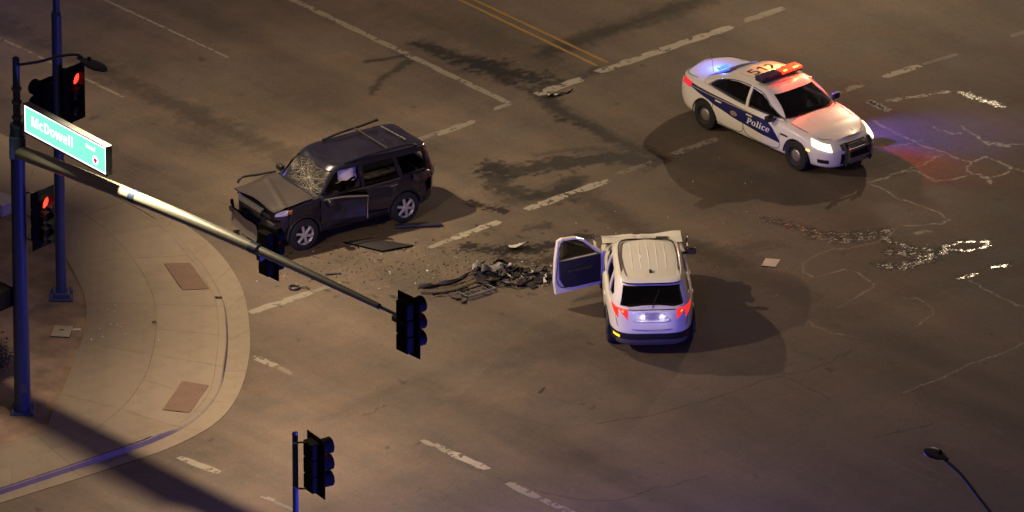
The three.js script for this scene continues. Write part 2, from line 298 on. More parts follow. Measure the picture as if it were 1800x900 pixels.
for (const [a, b, w, m, l] of [
  [[725, 250], [772, 232], 13, 2, 'faint worn crosswalk dash touching the dark wreck'],
  [[768, 237], [835, 212], 18, 1, 'white crosswalk dash behind the tail of the dark wreck'],
  [[868, 193], [897, 182], 13, 1, 'tiny leftover of white paint at the end of the turn lane line'],
  [[944, 166], [1024, 138], 22, 0, 'white crosswalk dash edged by the darkest fluid stain'],
  [[1050, 127], [1090, 114], 21, 0, 'short white dash at the end of the yellow double line'],
  [[1092, 113], [1247, 60], 21, 0, 'long solid white bar beyond the patrol car'],
  [[1249, 60], [1286, 47], 21, 0, 'short white dash at the end of the long white bar'],
  [[1308, 38], [1378, 14], 19, 1, 'white crosswalk dash far beyond the patrol car'],
  [[438, 550], [548, 514], 19, 1, 'white dash running out from the curved gutter'],
  [[550, 513], [600, 497], 13, 2, 'faint white dash below the mast arm'],
  [[757, 435], [797, 420], 14, 1, 'chipped white dash at the edge of the debris'],
  [[795, 420], [878, 389], 18, 0, 'clean white dash between the two wrecked cars'],
  [[924, 369], [1010, 338], 20, 0, 'white dash beside the popped hood of the white car'],
  [[1012, 337], [1070, 317], 20, 0, 'short white dash crossing the wide soak mark'],
  [[1085, 306], [1150, 284], 14, 2, 'faint white dash at the end of the fluid trail'],
  [[1184, 271], [1262, 243], 18, 1, 'white dash in the shadow of the patrol car'],
  [[1474, 163], [1522, 147], 17, 1, 'white dash beside the far mirror of the patrol car'],
  [[1551, 137], [1618, 115], 18, 0, 'white dash in front of the patrol car, on clean asphalt'],
  [[1620, 114], [1684, 95], 12, 2, 'faint white dash continuing away from the patrol car'],
  [[1778, 64], [1830, 46], 14, 2, 'faint white dash at the far side of the intersection'],
]) marking('crosswalk_dash', a, b, w, PW[m], l, 'road marking');
for (const [a, b, w, m, l] of [
  [[740, 773], [765, 785], 12, 1, 'small broken piece of lane dash on open asphalt'],
  [[764, 781], [793, 797], 15, 1, 'chipped lane dash next to a whole one'],
  [[793, 796], [857, 825], 19, 0, 'whole white lane dash on open asphalt'],
  [[890, 848], [948, 876], 18, 1, 'scuffed white lane dash following the whole one'],
  [[952, 877], [1060, 928], 16, 1, 'last white lane dash on the open asphalt'],
  [[444, 627], [488, 645], 17, 1, 'white arrow-like dash by the curved gutter'], [[486, 644], [512, 657], 12, 2, 'faint tail of the dash by the curved gutter'],
  [[314, 804], [386, 831], 17, 1, 'white dash beside the blurred arm shadow'], [[458, 872], [482, 880], 11, 1, 'small white paint scrap near the signal post'], [[480, 881], [530, 903], 9, 2, 'faint white paint scrap behind the signal post'],
]) marking('lane_dash', a, b, w, PW[m], l, 'road marking');

// ---------------------------------------------------------------- the corner: gutter, kerb, paving, gravel bed
const CURB = [[-1500, -450], [-200, 160], [0, 252], [130, 312], [250, 372], [300, 405], [340, 440], [372, 483], [392, 530], [398, 580], [396, 625], [380, 690], [335, 737], [264, 772], [177, 803], [57, 843], [0, 862], [-200, 928], [-1500, 1396]];
const GUT = [[-1500, -467], [-200, 143], [0, 235], [130, 296], [256, 355], [320, 392], [365, 425], [400, 463], [425, 507], [437, 560], [438, 628], [416, 700], [378, 745], [300, 787], [205, 820], [70, 863], [0, 885], [-200, 951], [-1500, 1419]];
const INN = [[-1500, -350], [-200, 255], [0, 345], [55, 382], [85, 410], [105, 437], [122, 465], [138, 495], [149, 525], [152, 555], [146, 590], [132, 630], [112, 680], [92, 725], [75, 757], [40, 771], [0, 783], [-200, 850], [-1500, 1318]];
const curveOf = (l, h) => { const c = new THREE.CatmullRomCurve3(l.map(p => { const q = g(p[0], p[1], h); q.y = 0; return q; }), false, 'centripetal'); const n = l.length - 1; return s => c.getPoint(Math.max(0, Math.min(1, s / n))); };
const cC = curveOf(CURB, 0.1), cG = curveOf(GUT, 0), cI = curveOf(INN, 0.14);
const rampAt = s => Math.max(smooth(5.2, 5.9, s) * smooth(8.0, 7.2, s), smooth(10.2, 10.8, s) * smooth(12.8, 12.1, s));
const kerbH = s => 0.14 - 0.105 * rampAt(s);
const paveP = (s, f) => { const a = cC(s), b = cI(s), p = a.lerp(b, f); const k = kerbH(s); p.y = k + (0.14 - k) * smooth(0.06, 0.6, f); return p; };
const concTex = grainTex(512, 61, [1, 1, 1], 0.3, 0.14);
const conc = (r, g_, b) => { const m = new THREE.MeshStandardMaterial({ map: concTex, roughness: 0.88 }); m.color.setRGB(r, g_, b); return m; };
const CONC = [conc(0.186, 0.151, 0.115), conc(0.18, 0.146, 0.111), conc(0.19, 0.154, 0.117), conc(0.183, 0.149, 0.114)];
const up = () => V(0, 1, 0), crand = rng(123);
{
  const base = structure('sidewalk', uvFlat(sheet((a, b) => { const p = paveP(0.2 + a * 17.6, 0.1 + b * 0.9); p.y -= 0.02; return p; }, 120, 8, 0, 0.05, up)), mat(0.13, 0.106, 0.08, 0.95), 'pale concrete corner sidewalk of slabs around the gravel bed', 'sidewalk');
  const kerb = structure('kerb', uvFlat(sheet((a, b) => { const s = 0.2 + a * 17.6, p = cC(s).lerp(cI(s), b * 0.03); p.y = kerbH(s) - 0.02; return p; }, 140, 2, 0, 0.12, up)), mat(0.08, 0.065, 0.05, 0.95), 'low concrete kerb bending around the corner', 'kerb');
  const gut = structure('gutter', uvFlat(sheet((a, b) => { const s = 0.2 + a * 17.6; const p = cG(s).lerp(cC(s), b); p.y = 0.002; return p; }, 140, 2, 0, 0, up)), mat(0.08, 0.066, 0.05, 0.95), 'concrete gutter strip between kerb and asphalt', 'gutter');
  // arc-length table along the kerb
  const st = []; let acc = 0, last = cC(0.2); for (let i = 0; i <= 1600; i++) { const s = 0.2 + i / 1600 * 17.6, p = cC(s); acc += p.distanceTo(last); last = p; st.push([acc, s]); }
  const sAt = L => { let k = st.findIndex(e => e[0] >= L); if (k < 1) return st[0][1]; return st[k][1]; };
  const step = 1.52;
  for (let L = 0; L < acc - step; L += step) {
    const s0 = sAt(L), s1 = sAt(L + step), ds = (s1 - s0) * 0.002;
    part('kerb_stone', uvFlat(sheet((a, b) => { // over the top and down the face
      const s = lerp(s0 + ds, s1 - ds, a), i = cC(s).lerp(cI(s), 0.0), n = cI(s).sub(cC(s)).normalize(), h = kerbH(s); let p;
      if (b < 0.5) p = i.clone().addScaledVector(n, -0.03 * (1 - b / 0.5)).setY(lerp(0.003, h - 0.02, b / 0.5)); else if (b < 0.7) p = i.clone().addScaledVector(n, 0.02 * (b - 0.5) / 0.2).setY(lerp(h - 0.02, h, (b - 0.5) / 0.2)); else p = paveP(s, lerp(0.008, 0.056, (b - 0.7) / 0.3)).setY(h);
      return p;
    }, 6, 10, 0, 0.03, p => V(1, 1, 0))), CONC[Math.floor(crand() * 4)], kerb);
    part('gutter_pan', uvFlat(sheet((a, b) => { const s = lerp(s0 + ds, s1 - ds, a), p = cG(s).lerp(cC(s), b); p.y = 0.010; return p; }, 6, 3, 0, 0.012, up)), CONC[Math.floor(crand() * 4)], gut);
    const rows = [0.0565, 0.5, 1];
    for (let k = 0; k < 2; k++) {
      const wide = k === 1 && Math.round(L / step) % 2 === 1; if (wide) continue;
      const e1 = k === 1 ? sAt(Math.min(acc - 0.01, L + step * 2)) : s1;
      part('paving_slab', uvFlat(sheet((a, b) => paveP(lerp(s0 + ds, e1 - ds, a), lerp(rows[k] + 0.0008, rows[k + 1] - 0.0008, b)), 8, 6, 0, 0.035, up)), CONC[Math.floor(crand() * 4)], base);
    }
  }
  // gravel bed inside
  const pts = []; for (let i = 0; i <= 200; i++) { const p = cI(0.2 + i / 200 * 17.6); pts.push(new THREE.Vector2(p.x, -p.z)); }
  const q = new THREE.ShapeGeometry(new THREE.Shape(pts)); q.rotateX(-Math.PI / 2); q.translate(0, 0.125, 0); uvFlat(q, 0.6);
  structure('gravel_bed', q, new THREE.MeshStandardMaterial({ map: grainTex(512, 71, [0.2, 0.14, 0.1], 0.6, 0.8), bumpMap: grainTex(256, 72, [0.5, 0.5, 0.5], 0.6, 1, false), bumpScale: 0.02, roughness: 0.95 }), 'brown decomposed granite bed inside the corner sidewalk', 'gravel');
  // warning pads on the ramps
  const pad = (c, label) => {
    const q4 = c.map(p => g(p[0], p[1], 0.1)); const t = thing('tactile_pad', label, 'ramp pad');
    const nearest = p => { let best = 1e9, o = 0.1; for (let s = 4; s < 14; s += 0.05) for (let f = 0.06; f < 0.7; f += 0.04) { const e = paveP(s, f), d = (e.x - p.x) ** 2 + (e.z - p.z) ** 2; if (d < best) { best = d; o = e.y; } } return o; };
    q4.forEach(p => { p.y = nearest(p) + 0.008; });
    const bl = (a, b) => q4[0].clone().lerp(q4[1], a).lerp(q4[3].clone().lerp(q4[2], a), b);
    part('pad_plate', uvFlat(sheet(bl, 8, 8, 0.004, 0.03, up)), padM, t);
    const dome = new THREE.SphereGeometry(0.014, 6, 3, 0, Math.PI * 2, 0, Math.PI / 2), gs = [];
    for (let i = 0; i < 12; i++) for (let j = 0; j < 14; j++) { const p = bl((i + 0.5) / 12, (j + 0.5) / 14), d = dome.clone(); d.translate(p.x, p.y + 0.004, p.z); gs.push(d); }
    part('pad_domes', gs, padM, t).userData.kind = 'stuff';
  };
  const padM = mat(0.135, 0.084, 0.064, 0.85); padM.map = concTex;
  pad([[288, 462], [334, 458], [368, 505], [321, 510]], 'red brown ramp pad near the dark wreck');
  pad([[320, 668], [367, 673], [334, 721], [286, 718]], 'red brown ramp pad near the arm shadow');
}

// ---------------------------------------------------------------- cars
// A body is stacked plan outlines (superellipses): level = { x0, x1, w, n, m, y: [[x, y], ...] } from rear x0 to front x1
function keyed(k, x) { if (typeof k === 'number') return k; if (x <= k[0][0]) return k[0][1]; for (let i = 1; i < k.length; i++) if (x <= k[i][0]) { const t = (x - k[i - 1][0]) / (k[i][0] - k[i - 1][0]); return lerp(k[i - 1][1], k[i][1], t * t * (3 - 2 * t) * 0.5 + t * 0.5); } return k[k.length - 1][1]; }
class Shell {
  constructor(levels, crown = 0.04) { this.l = levels; this.T = levels.length - 1; this.crown = crown; }
  cr(t, f) { const T = this.T; t = Math.max(0, Math.min(T, t)); const i = Math.min(T - 1, Math.floor(t)), u = t - i; const p = k => f(this.l[Math.max(0, Math.min(T, k))]); const a = p(i - 1), b = p(i), c = p(i + 1), d = p(i + 2); return b + 0.5 * u * (c - a + u * (2 * a - 5 * b + 4 * c - d + u * (3 * (b - c) + d - a))); }
  prm(t) { const x0 = this.cr(t, l => l.x0), x1 = this.cr(t, l => l.x1); return { c: (x0 + x1) / 2, L: (x1 - x0) / 2, w: this.cr(t, l => l.w), n: this.cr(t, l => l.n ?? 5), m: this.cr(t, l => l.m ?? l.n ?? 5) }; }
  y(x, t) { return this.cr(t, l => keyed(l.y, x)); }
  at(th, t) { const p = this.prm(t), c = Math.cos(th), s = Math.sin(th), n = c > 0 ? p.n : p.m, x = p.c + p.L * Math.sign(c) * Math.abs(c) ** (2 / n); return V(x, this.y(x, t), p.w * Math.sign(s) * Math.abs(s) ** (2 / n)); }
  side(x, t, sg) { const p = this.prm(t), u = Math.max(-1, Math.min(1, (x - p.c) / p.L)), n = u > 0 ? p.n : p.m; return V(x, this.y(x, t), sg * p.w * (1 - Math.abs(u) ** n) ** (1 / n)); }
  end(z, t, sg) { const p = this.prm(t), u = Math.max(-1, Math.min(1, z / p.w)), n = sg > 0 ? p.n : p.m, x = p.c + sg * p.L * (1 - Math.abs(u) ** n) ** (1 / n); return V(x, this.y(x, t), z); }
  top(x, z) { const p = this.prm(this.T), u = Math.max(-1, Math.min(1, (x - p.c) / p.L)), n = u > 0 ? p.n : p.m, w = p.w * (1 - Math.abs(u) ** n) ** (1 / n), r = w ? Math.min(1, Math.abs(z) / w) : 0; return V(x, this.y(x, this.T) + this.crown * (1 - r * r), z); }
  // closed solid
  solid(N = 112, per = 5, shift = 0, warp = null) {
    const M = this.T * per, R = [], cap = 7, th = [];
    for (let i = 0; i < N; i++) th.push(i / N * Math.PI * 2);
    for (let j = 0; j <= M; j++) R.push(th.map(a => this.at(a, j / per)));
    for (let k = 1; k <= cap; k++) R.push(th.map(a => { const p = this.at(a, this.T), r = 1 - k / cap; return V(p.x, p.y + this.crown * (1 - r * r), p.z * r); }));
    const pos = [], idx = []; for (const row of R) for (const p of row) { if (warp) warp(p); pos.push(p.x, p.y, p.z); }
    for (let j = 0; j + 1 < R.length; j++) for (let i = 0; i < N; i++) { const a = j * N + i, b = j * N + (i + 1) % N, c = a + N, d = b + N; idx.push(a, c, b, b, c, d); }
    const o = pos.length / 3; pos.push(this.prm(0).c, keyed(this.l[0].y, 0), 0); for (let i = 0; i < N; i++) idx.push(o, i, (i + 1) % N);
    const q = fromTris(pos); q.setIndex(idx); q.computeVertexNormals();
    // even normals where the cap meets itself on the centre line
    return q;
  }
  inset(d, top = d) { return new Shell(this.l.map((l, i) => ({ ...l, x0: l.x0 + d, x1: l.x1 - d, w: l.w - d, y: typeof l.y === 'number' ? l.y - (i === 0 ? -0.0 : i >= this.T - 1 ? top : 0) - (i === 0 ? 0.08 : 0) : l.y.map(([x, y]) => [x, y - (i >= this.T - 1 ? top : 0) - (i === 0 ? 0.08 : 0)]) })), this.crown); }
}
const evalr = new Evaluator(); evalr.useGroups = false; evalr.attributes = ['position', 'normal'];
function cut(geo, tools) {
  let b = new Brush(geo.index ? geo : geo); b.updateMatrixWorld();
  for (const t of tools) { for (const k of Object.keys(t.attributes)) if (k !== 'position' && k !== 'normal') t.deleteAttribute(k); const s = new Brush(t); s.updateMatrixWorld(); b = evalr.evaluate(b, s, SUBTRACTION); }
  return b.geometry;
}
function prismZ(poly, z0, z1) { const q = new THREE.ExtrudeGeometry(new THREE.Shape(poly.map(p => new THREE.Vector2(...p))), { depth: z1 - z0, bevelEnabled: false }); q.translate(0, 0, z0); return q; }           // outline in x, y
function prismX(poly, x0, x1) { const q = new THREE.ExtrudeGeometry(new THREE.Shape(poly.map(p => new THREE.Vector2(...p))), { depth: x1 - x0, bevelEnabled: false }); q.rotateY(Math.PI / 2); q.scale(1, 1, -1); const ix = q.index; q.translate(x0, 0, 0); if (ix) { for (let i = 0; i < ix.count; i += 3) { const a = ix.getX(i); ix.setX(i, ix.getX(i + 1)); ix.setX(i + 1, a); } } else { const p = q.attributes.position; for (let i = 0; i < p.count; i += 3) { for (const at of [q.attributes.position, q.attributes.normal]) { const a = [at.getX(i), at.getY(i), at.getZ(i)]; at.setXYZ(i, at.getX(i + 1), at.getY(i + 1), at.getZ(i + 1)); at.setXYZ(i + 1, ...a); } } } return q; } // outline in z, y
const wheelCut = (x, y, r, z0, z1) => { const q = new THREE.CylinderGeometry(r, r, Math.abs(z1 - z0), 36); q.rotateX(Math.PI / 2); q.translate(x, y, (z0 + z1) / 2); return q.toNonIndexed(); };
const each = (name, gs, m, root) => gs.map(q => part(name, q, m, root));
const quad = (fn, c) => (a, b) => { const u = lerp(lerp(c[0][0], c[1][0], a), lerp(c[3][0], c[2][0], a), b), v = lerp(lerp(c[0][1], c[1][1], a), lerp(c[3][1], c[2][1], a), b); return fn(u, v); };
const RUB = mat(0.012, 0.012, 0.013, 0.75), TRIM = mat(0.014, 0.014, 0.016, 0.5), SEAM = mat(0.006, 0.006, 0.007, 0.8), CABIN = mat(0.02, 0.019, 0.02, 0.85), CHROME = mat(0.6, 0.6, 0.6, 0.18, { metalness: 1 }), STEEL = mat(0.28, 0.28, 0.29, 0.4, { metalness: 0.9 });
const GLASS = mat(0.32, 0.33, 0.35, 0.03, { transmission: 1, thickness: 0, ior: 1.5 });
const TINT = mat(0.1, 0.1, 0.11, 0.03, { transmission: 1, thickness: 0, ior: 1.5 });
const WHITE = mat(0.84, 0.82, 0.76, 0.34, { clearcoat: 0.7, clearcoatRoughness: 0.08 });

function wheel(parent, x, z, r, w, kind) { // rim faces away from the car
  const sg = Math.sign(z), pr = [[0.62, -0.5], [0.93, -0.5], [0.99, -0.38], [1, 0], [0.99, 0.38], [0.93, 0.5], [0.62, 0.5]].map(p => new THREE.Vector2(p[0] * r, p[1] * w));
  const ty = new THREE.LatheGeometry(pr, 40); ty.rotateX(Math.PI / 2); const t = part('wheel', ty, RUB, parent); t.position.set(x, r, z);
  const disc = (r0, r1, y0, y1, m, name) => { const q = new THREE.LatheGeometry([[r0, y0], [r1, y1]].map(p => new THREE.Vector2(...p)), 32); q.rotateX(Math.PI / 2 * sg); return part(name, q, m, t); };
  const gs = []; { const q = new THREE.LatheGeometry([[0.56, 0.2], [0.6, 0.46], [0.66, 0.5], [0.67, 0.42], [0.64, 0.1]].map(p => new THREE.Vector2(p[0] * r, p[1] * w)), 40); q.rotateX(Math.PI / 2 * sg); gs.push(q); }
  const n = kind === 'steel' ? 0 : kind === 'five' ? 5 : 6;
  if (n) for (let k = 0; k < n; k++) { const q = new RoundedBoxGeometry(0.52 * r, 0.16 * r, 0.05, 2, 0.012); q.translate(0.36 * r, 0, sg * w * 0.4); q.rotateZ(k / n * Math.PI * 2 + 0.3); gs.push(q); }
  if (n) { const q = new THREE.CylinderGeometry(0.15 * r, 0.17 * r, 0.06, 20); q.rotateX(Math.PI / 2); q.translate(0, 0, sg * w * 0.42); gs.push(q); }
  part('rim', gs, kind === 'steel' ? mat(0.03, 0.03, 0.032, 0.5) : kind === 'five' ? mat(0.2, 0.2, 0.2, 0.4, { metalness: 0.7 }) : mat(0.62, 0.61, 0.6, 0.3, { metalness: 0.6 }), t);
  disc(0.001, 0.6 * r, 0.1 * w, 0.12 * w, mat(0.012, 0.012, 0.012, 0.8), 'brake_disc');
  if (kind === 'steel') { const q = new THREE.LatheGeometry([[0.001, 0.5], [0.28, 0.48], [0.4, 0.34]].map(p => new THREE.Vector2(p[0] * r, p[1] * w)), 24); q.rotateX(Math.PI / 2 * sg); part('hub_cap', q, mat(0.34, 0.32, 0.3, 0.35, { metalness: 0.6 }), t); disc(0.28 * r, 0.6 * r, 0.3 * w, 0.34 * w, mat(0.03, 0.03, 0.032, 0.5), 'steel_disc'); }
  return t;
}
function seats(root, xs, z, y, m = CABIN) { const gs = []; for (const [x, h] of xs) for (const s of [-1, 1]) { gs.push(box(0.14, h, 0.5, x, y + h / 2, s * z, 0.05)); gs.push(box(0.09, 0.2, 0.27, x - 0.03, y + h + 0.12, s * z, 0.04)); gs.push(box(0.5, 0.14, 0.5, x + 0.25, y, s * z, 0.05)); } return part('seats', gs, m, root); }
function mirror(root, x, y, z, m) { const s = Math.sign(z), h = part('mirror', [box(0.12, 0.15, 0.21, 0, 0, 0, 0.05)], m, root); h.position.set(x, y, z + s * 0.12); part('mirror_arm', [box(0.06, 0.05, 0.14, 0.01, -0.05, -s * 0.12, 0.02)], TRIM, h); part('mirror_glass', [box(0.01, 0.11, 0.17, -0.062, 0, 0)], CHROME, h); return h; }
const outC = p => V(p.x * 0.3, p.y - 0.55, p.z);

// ---- patrol sedan
const canvasTex = (w, h, draw, srgb = true) => { const c = document.createElement('canvas'); c.width = w; c.height = h; draw(c.getContext('2d'), w, h); const t = new THREE.CanvasTexture(c); if (srgb) t.colorSpace = THREE.SRGBColorSpace; return t; };
const patrolM = {
  blueLens: glow(0.06, 0.2, 1, 2.2), redLens: glow(1, 0.03, 0.008, 3), darkLens: mat(0.05, 0.03, 0.09, 0.2), clear: mat(0.4, 0.4, 0.42, 0.1), head: glow(1, 0.84, 0.5, 4.5, 0.4), amber: glow(1, 0.6, 0.12, 3), tail: glow(1, 0.02, 0.02, 0.9, 0.02),
  hot: glow(1, 0.42, 0.08, 4),
};
function liveryTex(flip) {
  return canvasTex(1024, 256, (x, w, h) => {
    x.fillStyle = '#101a5c'; x.fillRect(0, 0, w, h);
    x.save(); if (flip) { x.translate(w, 0); x.scale(-1, 1); }
    x.fillStyle = '#d8c9a0'; x.fillRect(0, 20, w, 7);
    const ex = flip ? w - 560 : 560;
    x.restore();
    x.save();
    // round star badge
    const bx = flip ? 1024 - 585 : 585; x.fillStyle = '#a98f88'; x.beginPath(); x.arc(bx, 122, 32, 0, 7); x.fill(); x.fillStyle = '#3c2a4c'; x.beginPath(); for (let k = 0; k < 14; k++) { const r = k % 2 ? 11 : 26, a = k / 14 * Math.PI * 2; x.lineTo(bx + Math.cos(a) * r * 0.8, 122 + Math.sin(a) * r); } x.fill(); x.fillStyle = '#c9b48a'; x.beginPath(); x.arc(bx, 122, 8, 0, 7); x.fill();
    x.fillStyle = '#efeaf2'; x.font = 'italic bold 108px serif'; x.textAlign = 'center'; x.translate(flip ? 1024 - 812 : 812, 168); x.scale(0.66, 1); x.fillText('Police', 0, 0);
    x.restore();
  });
}
function makePatrol(label, pos, turn, group) {
  const t = thing('police_car', label, 'police car', pos, turn, group);
  const B = new Shell([
    { x0: -2.5, x1: 2.3, w: 0.78, n: 5, y: 0.19 },
    { x0: -2.62, x1: 2.42, w: 0.88, n: 4.6, y: 0.27 },
    { x0: -2.68, x1: 2.47, w: 0.935, n: 4.4, y: 0.48 },
    { x0: -2.67, x1: 2.44, w: 0.942, n: 4.4, y: [[-2.6, 0.76], [0, 0.7], [2.3, 0.62]] },
    { x0: -2.62, x1: 2.36, w: 0.915, n: 4.2, y: [[-2.6, 0.95], [-1.4, 0.93], [0.4, 0.88], [1.4, 0.84], [2.3, 0.7]] },
    { x0: -2.52, x1: 2.24, w: 0.83, n: 4.2, y: [[-2.5, 1.03], [-1.5, 1.03], [0, 0.96], [1.1, 0.95], [1.7, 0.88], [2.2, 0.77]] }], 0.055);
  const body = cut(B.solid(128, 6), [wheelCut(1.5, 0.34, 0.385, 0.6, 1.2), wheelCut(1.5, 0.34, 0.385, -1.2, -0.6), wheelCut(-1.5, 0.34, 0.385, 0.6, 1.2), wheelCut(-1.5, 0.34, 0.385, -1.2, -0.6), box(2.75, 0.8, 1.5, -0.35, 0.85, 0).toNonIndexed()]);
  part('body', body, WHITE, t);
  const G = new Shell([
    { x0: -2.06, x1: 1.2, w: 0.87, n: 5, m: 4, y: [[-2, 0.99], [-1, 0.95], [0.4, 0.92], [1.2, 0.93]] },
    { x0: -1.72, x1: 0.86, w: 0.8, n: 5, m: 4, y: 1.17 },
    { x0: -1.16, x1: 0.34, w: 0.66, n: 5, m: 4.5, y: [[-1.2, 1.37], [-0.4, 1.425], [0.4, 1.405]] },
    { x0: -0.95, x1: 0.14, w: 0.53, n: 4.5, m: 4, y: [[-1, 1.425], [-0.4, 1.465], [0.2, 1.45]] }], 0.03);
  const win1 = [[0.98, 0.985], [0.5, 1.19], [0.2, 1.33], [-0.14, 1.375], [-0.14, 0.97]], win2 = [[-0.22, 0.97], [-0.22, 1.378], [-0.62, 1.37], [-1.0, 1.31], [-1.28, 1.2], [-1.5, 1.05], [-1.45, 1.0]];
  const gh = cut(G.solid(128, 7), [G.inset(0.05, 0.04).solid(96, 5), prismZ(win1, -1.2, 1.2), prismZ(win2, -1.2, 1.2), prismX([[-0.72, 0.99], [0.72, 0.99], [0.56, 1.36], [-0.56, 1.36]], 0.2, 1.6), prismX([[-0.64, 1.05], [0.64, 1.05], [0.5, 1.35], [-0.5, 1.35]], -2.4, -0.9)]);
  part('cabin_frame', gh, WHITE, t);
  const gp = (name, fn) => part(name, sheet(fn, 14, 8, -0.022, 0, outC), GLASS, t);
  gp('windshield', quad((z, k) => G.end(z, k, 1), [[-0.8, 0.05], [0.8, 0.05], [0.62, 1.95], [-0.62, 1.95]]));
  gp('rear_window', quad((z, k) => G.end(z, k, -1), [[-0.72, 0.15], [0.72, 0.15], [0.56, 1.95], [-0.56, 1.95]]));
  for (const s of [-1, 1]) {
    gp('side_window', quad((x, k) => G.side(x, k, s), [[-0.17, 0.02], [1.05, 0.02], [0.1, 1.9], [-0.17, 1.95]]));
    gp('side_window', quad((x, k) => G.side(x, k, s), [[-1.6, 0.05], [-0.2, 0.02], [-0.2, 1.95], [-0.95, 1.9]]));
    each('window_trim', [tube(win1.slice(0, 4).map(p => { const y = p[1], k = y < 1.17 ? (y - 0.95) / 0.22 : 1 + (y - 1.17) / 0.245; const q = G.side(p[0], Math.max(0.02, k), s); return q.add(V(0, 0.012, s * 0.006)); }), 0.012, 20, 6), tube(win2.slice(1, 6).map(p => { const y = p[1], k = y < 1.17 ? (y - 0.97) / 0.2 : 1 + (y - 1.17) / 0.245; const q = G.side(p[0], Math.max(0.02, k), s); return q.add(V(0, 0.012, s * 0.006)); }), 0.012, 24, 6)], CHROME, t);
    // livery sweep, doors, handle, sill
    const lo = x => keyed([[-2.55, 3.92], [-2.1, 3.55], [-1.5, 3.2], [-1.05, 2.85], [-0.3, 2.45], [0.5, 2.15], [1.0, 2.08]], x), hi = x => keyed([[-2.55, 4.0], [0.5, 4.06], [0.72, 3.6], [0.9, 2.9], [1.02, 2.12]], x);
    const lv = new THREE.MeshPhysicalMaterial({ map: liveryTex(s < 0), roughness: 0.4, clearcoat: 0.5 });
    const q = sheet((a, b) => { const x = lerp(-2.55, 1.0, a); return B.side(x, lerp(lo(x), hi(x), b), s); }, 60, 8, 0.006, 0.004, p => V(0, 0, s));
    { const uv = q.attributes.uv, p = q.attributes.position; for (let i = 0; i < uv.count; i++) { const u = (p.getX(i) + 2.55) / 3.57, v = (p.getY(i) - 0.47) / 0.46; uv.setXY(i, s < 0 ? 1 - u : u, v); } }
    part('livery_sweep', q, lv, t);
    for (const [x0, x1] of [[-0.2, 0.98], [-1.22, -0.22]]) {
      const d = part('door_seam', tube([[x0, 4.3], [x0, 3], [x0 + 0.02, 1.7], [x0 + 0.1, 1.3], [x1 - 0.1, 1.3], [x1, 1.8], [x1, 3], [x1 + 0.02, 4.3]].map(p => B.side(p[0], p[1], s)), 0.007, 60, 5), SEAM, t);
      part('door_handle', [box(0.2, 0.035, 0.03, x0 + 0.2, 0.83, s * 0.945, 0.012)], WHITE, t);
    }
    part('wheel_arch', [new THREE.TorusGeometry(0.385, 0.014, 6, 28, Math.PI)].map(w => { w.translate(1.5, 0.34, s * 0.925); return w; }), TRIM, t);
    part('wheel_arch', [new THREE.TorusGeometry(0.385, 0.014, 6, 28, Math.PI)].map(w => { w.translate(-1.5, 0.34, s * 0.925); return w; }), TRIM, t);
    for (const x of [1.5, -1.5]) wheel(t, x, s * 0.82, 0.345, 0.225, 'steel');
    mirror(t, 0.72, 1.0, s * 0.87, TRIM);
    part('fender_vent', sheet(quad((x, k) => B.side(x, k, s), [[1.02, 3.2], [1.24, 3.25], [1.24, 3.42], [1.02, 3.42]]), 4, 2, 0.008, 0.01, p => V(0, 0, s)), TRIM, t);
    // lamps
    const hl = part('headlight', sheet((a, b) => { const th = s * lerp(0.38, 0.86, a); return B.at(th, lerp(2.95 + a * 0.65, 4.4 + a * 0.2, b)); }, 10, 6, 0.012, 0.02, outC), patrolM.head, t);
    part('corner_lamp', sheet((a, b) => B.at(s * lerp(0.95, 1.02, a), lerp(2.55, 2.8, b)), 4, 4, 0.01, 0.01, outC), patrolM.amber, t);
    part('fog_recess', sheet((a, b) => B.at(s * lerp(0.5, 0.8, a), lerp(1.35, 1.75, b)), 6, 3, 0.006, 0.01, outC), TRIM, t);
    part('tail_lamp', sheet((a, b) => B.at(Math.PI - s * lerp(0.66, 1.0, a), lerp(3.35, 4.1, b)), 8, 5, 0.01, 0.015, outC), patrolM.tail, t);
  }
  each('hood_seam', [tube([[1.15, -0.74], [1.6, -0.7], [2.0, -0.6], [2.14, -0.42]].map(p => B.top(p[0], p[1]).add(V(0, 0.002, 0))), 0.006, 20, 5), tube([[1.15, 0.74], [1.6, 0.7], [2.0, 0.6], [2.14, 0.42]].map(p => B.top(p[0], p[1]).add(V(0, 0.002, 0))), 0.006, 20, 5)], SEAM, t);
  each('hood_crease', [tube([[1.25, -0.3], [2.1, -0.24]].map(p => B.top(p[0], p[1]).add(V(0, -0.004, 0))), 0.014, 8, 6), tube([[1.25, 0.3], [2.1, 0.24]].map(p => B.top(p[0], p[1]).add(V(0, -0.004, 0))), 0.014, 8, 6)], WHITE, t);
  part('trunk_seam', tube([[-1.95, -0.7], [-2.3, -0.68], [-2.44, -0.55], [-2.46, 0], [-2.44, 0.55], [-2.3, 0.68], [-1.95, 0.7]].map(p => B.top(p[0], p[1]).add(V(0, 0.001, 0))), 0.006, 40, 5), SEAM, t);
  const gr = part('grille', sheet((a, b) => B.end(lerp(-0.36, 0.36, a), lerp(2.9, 4.2, b), 1), 8, 6, 0.008, 0.01, outC), TRIM, t);
  each('grille_bar', [0.25, 0.5, 0.75].map(f => tube([-0.34, 0, 0.34].map(z => B.end(z, 2.9 + 1.3 * f, 1).add(V(0.014, 0, 0))), 0.012, 12, 6)), CHROME, gr);
  part('lower_intake', sheet((a, b) => B.end(lerp(-0.42, 0.42, a), lerp(1.2, 2.4, b), 1), 8, 6, 0.008, 0.01, outC), TRIM, t);
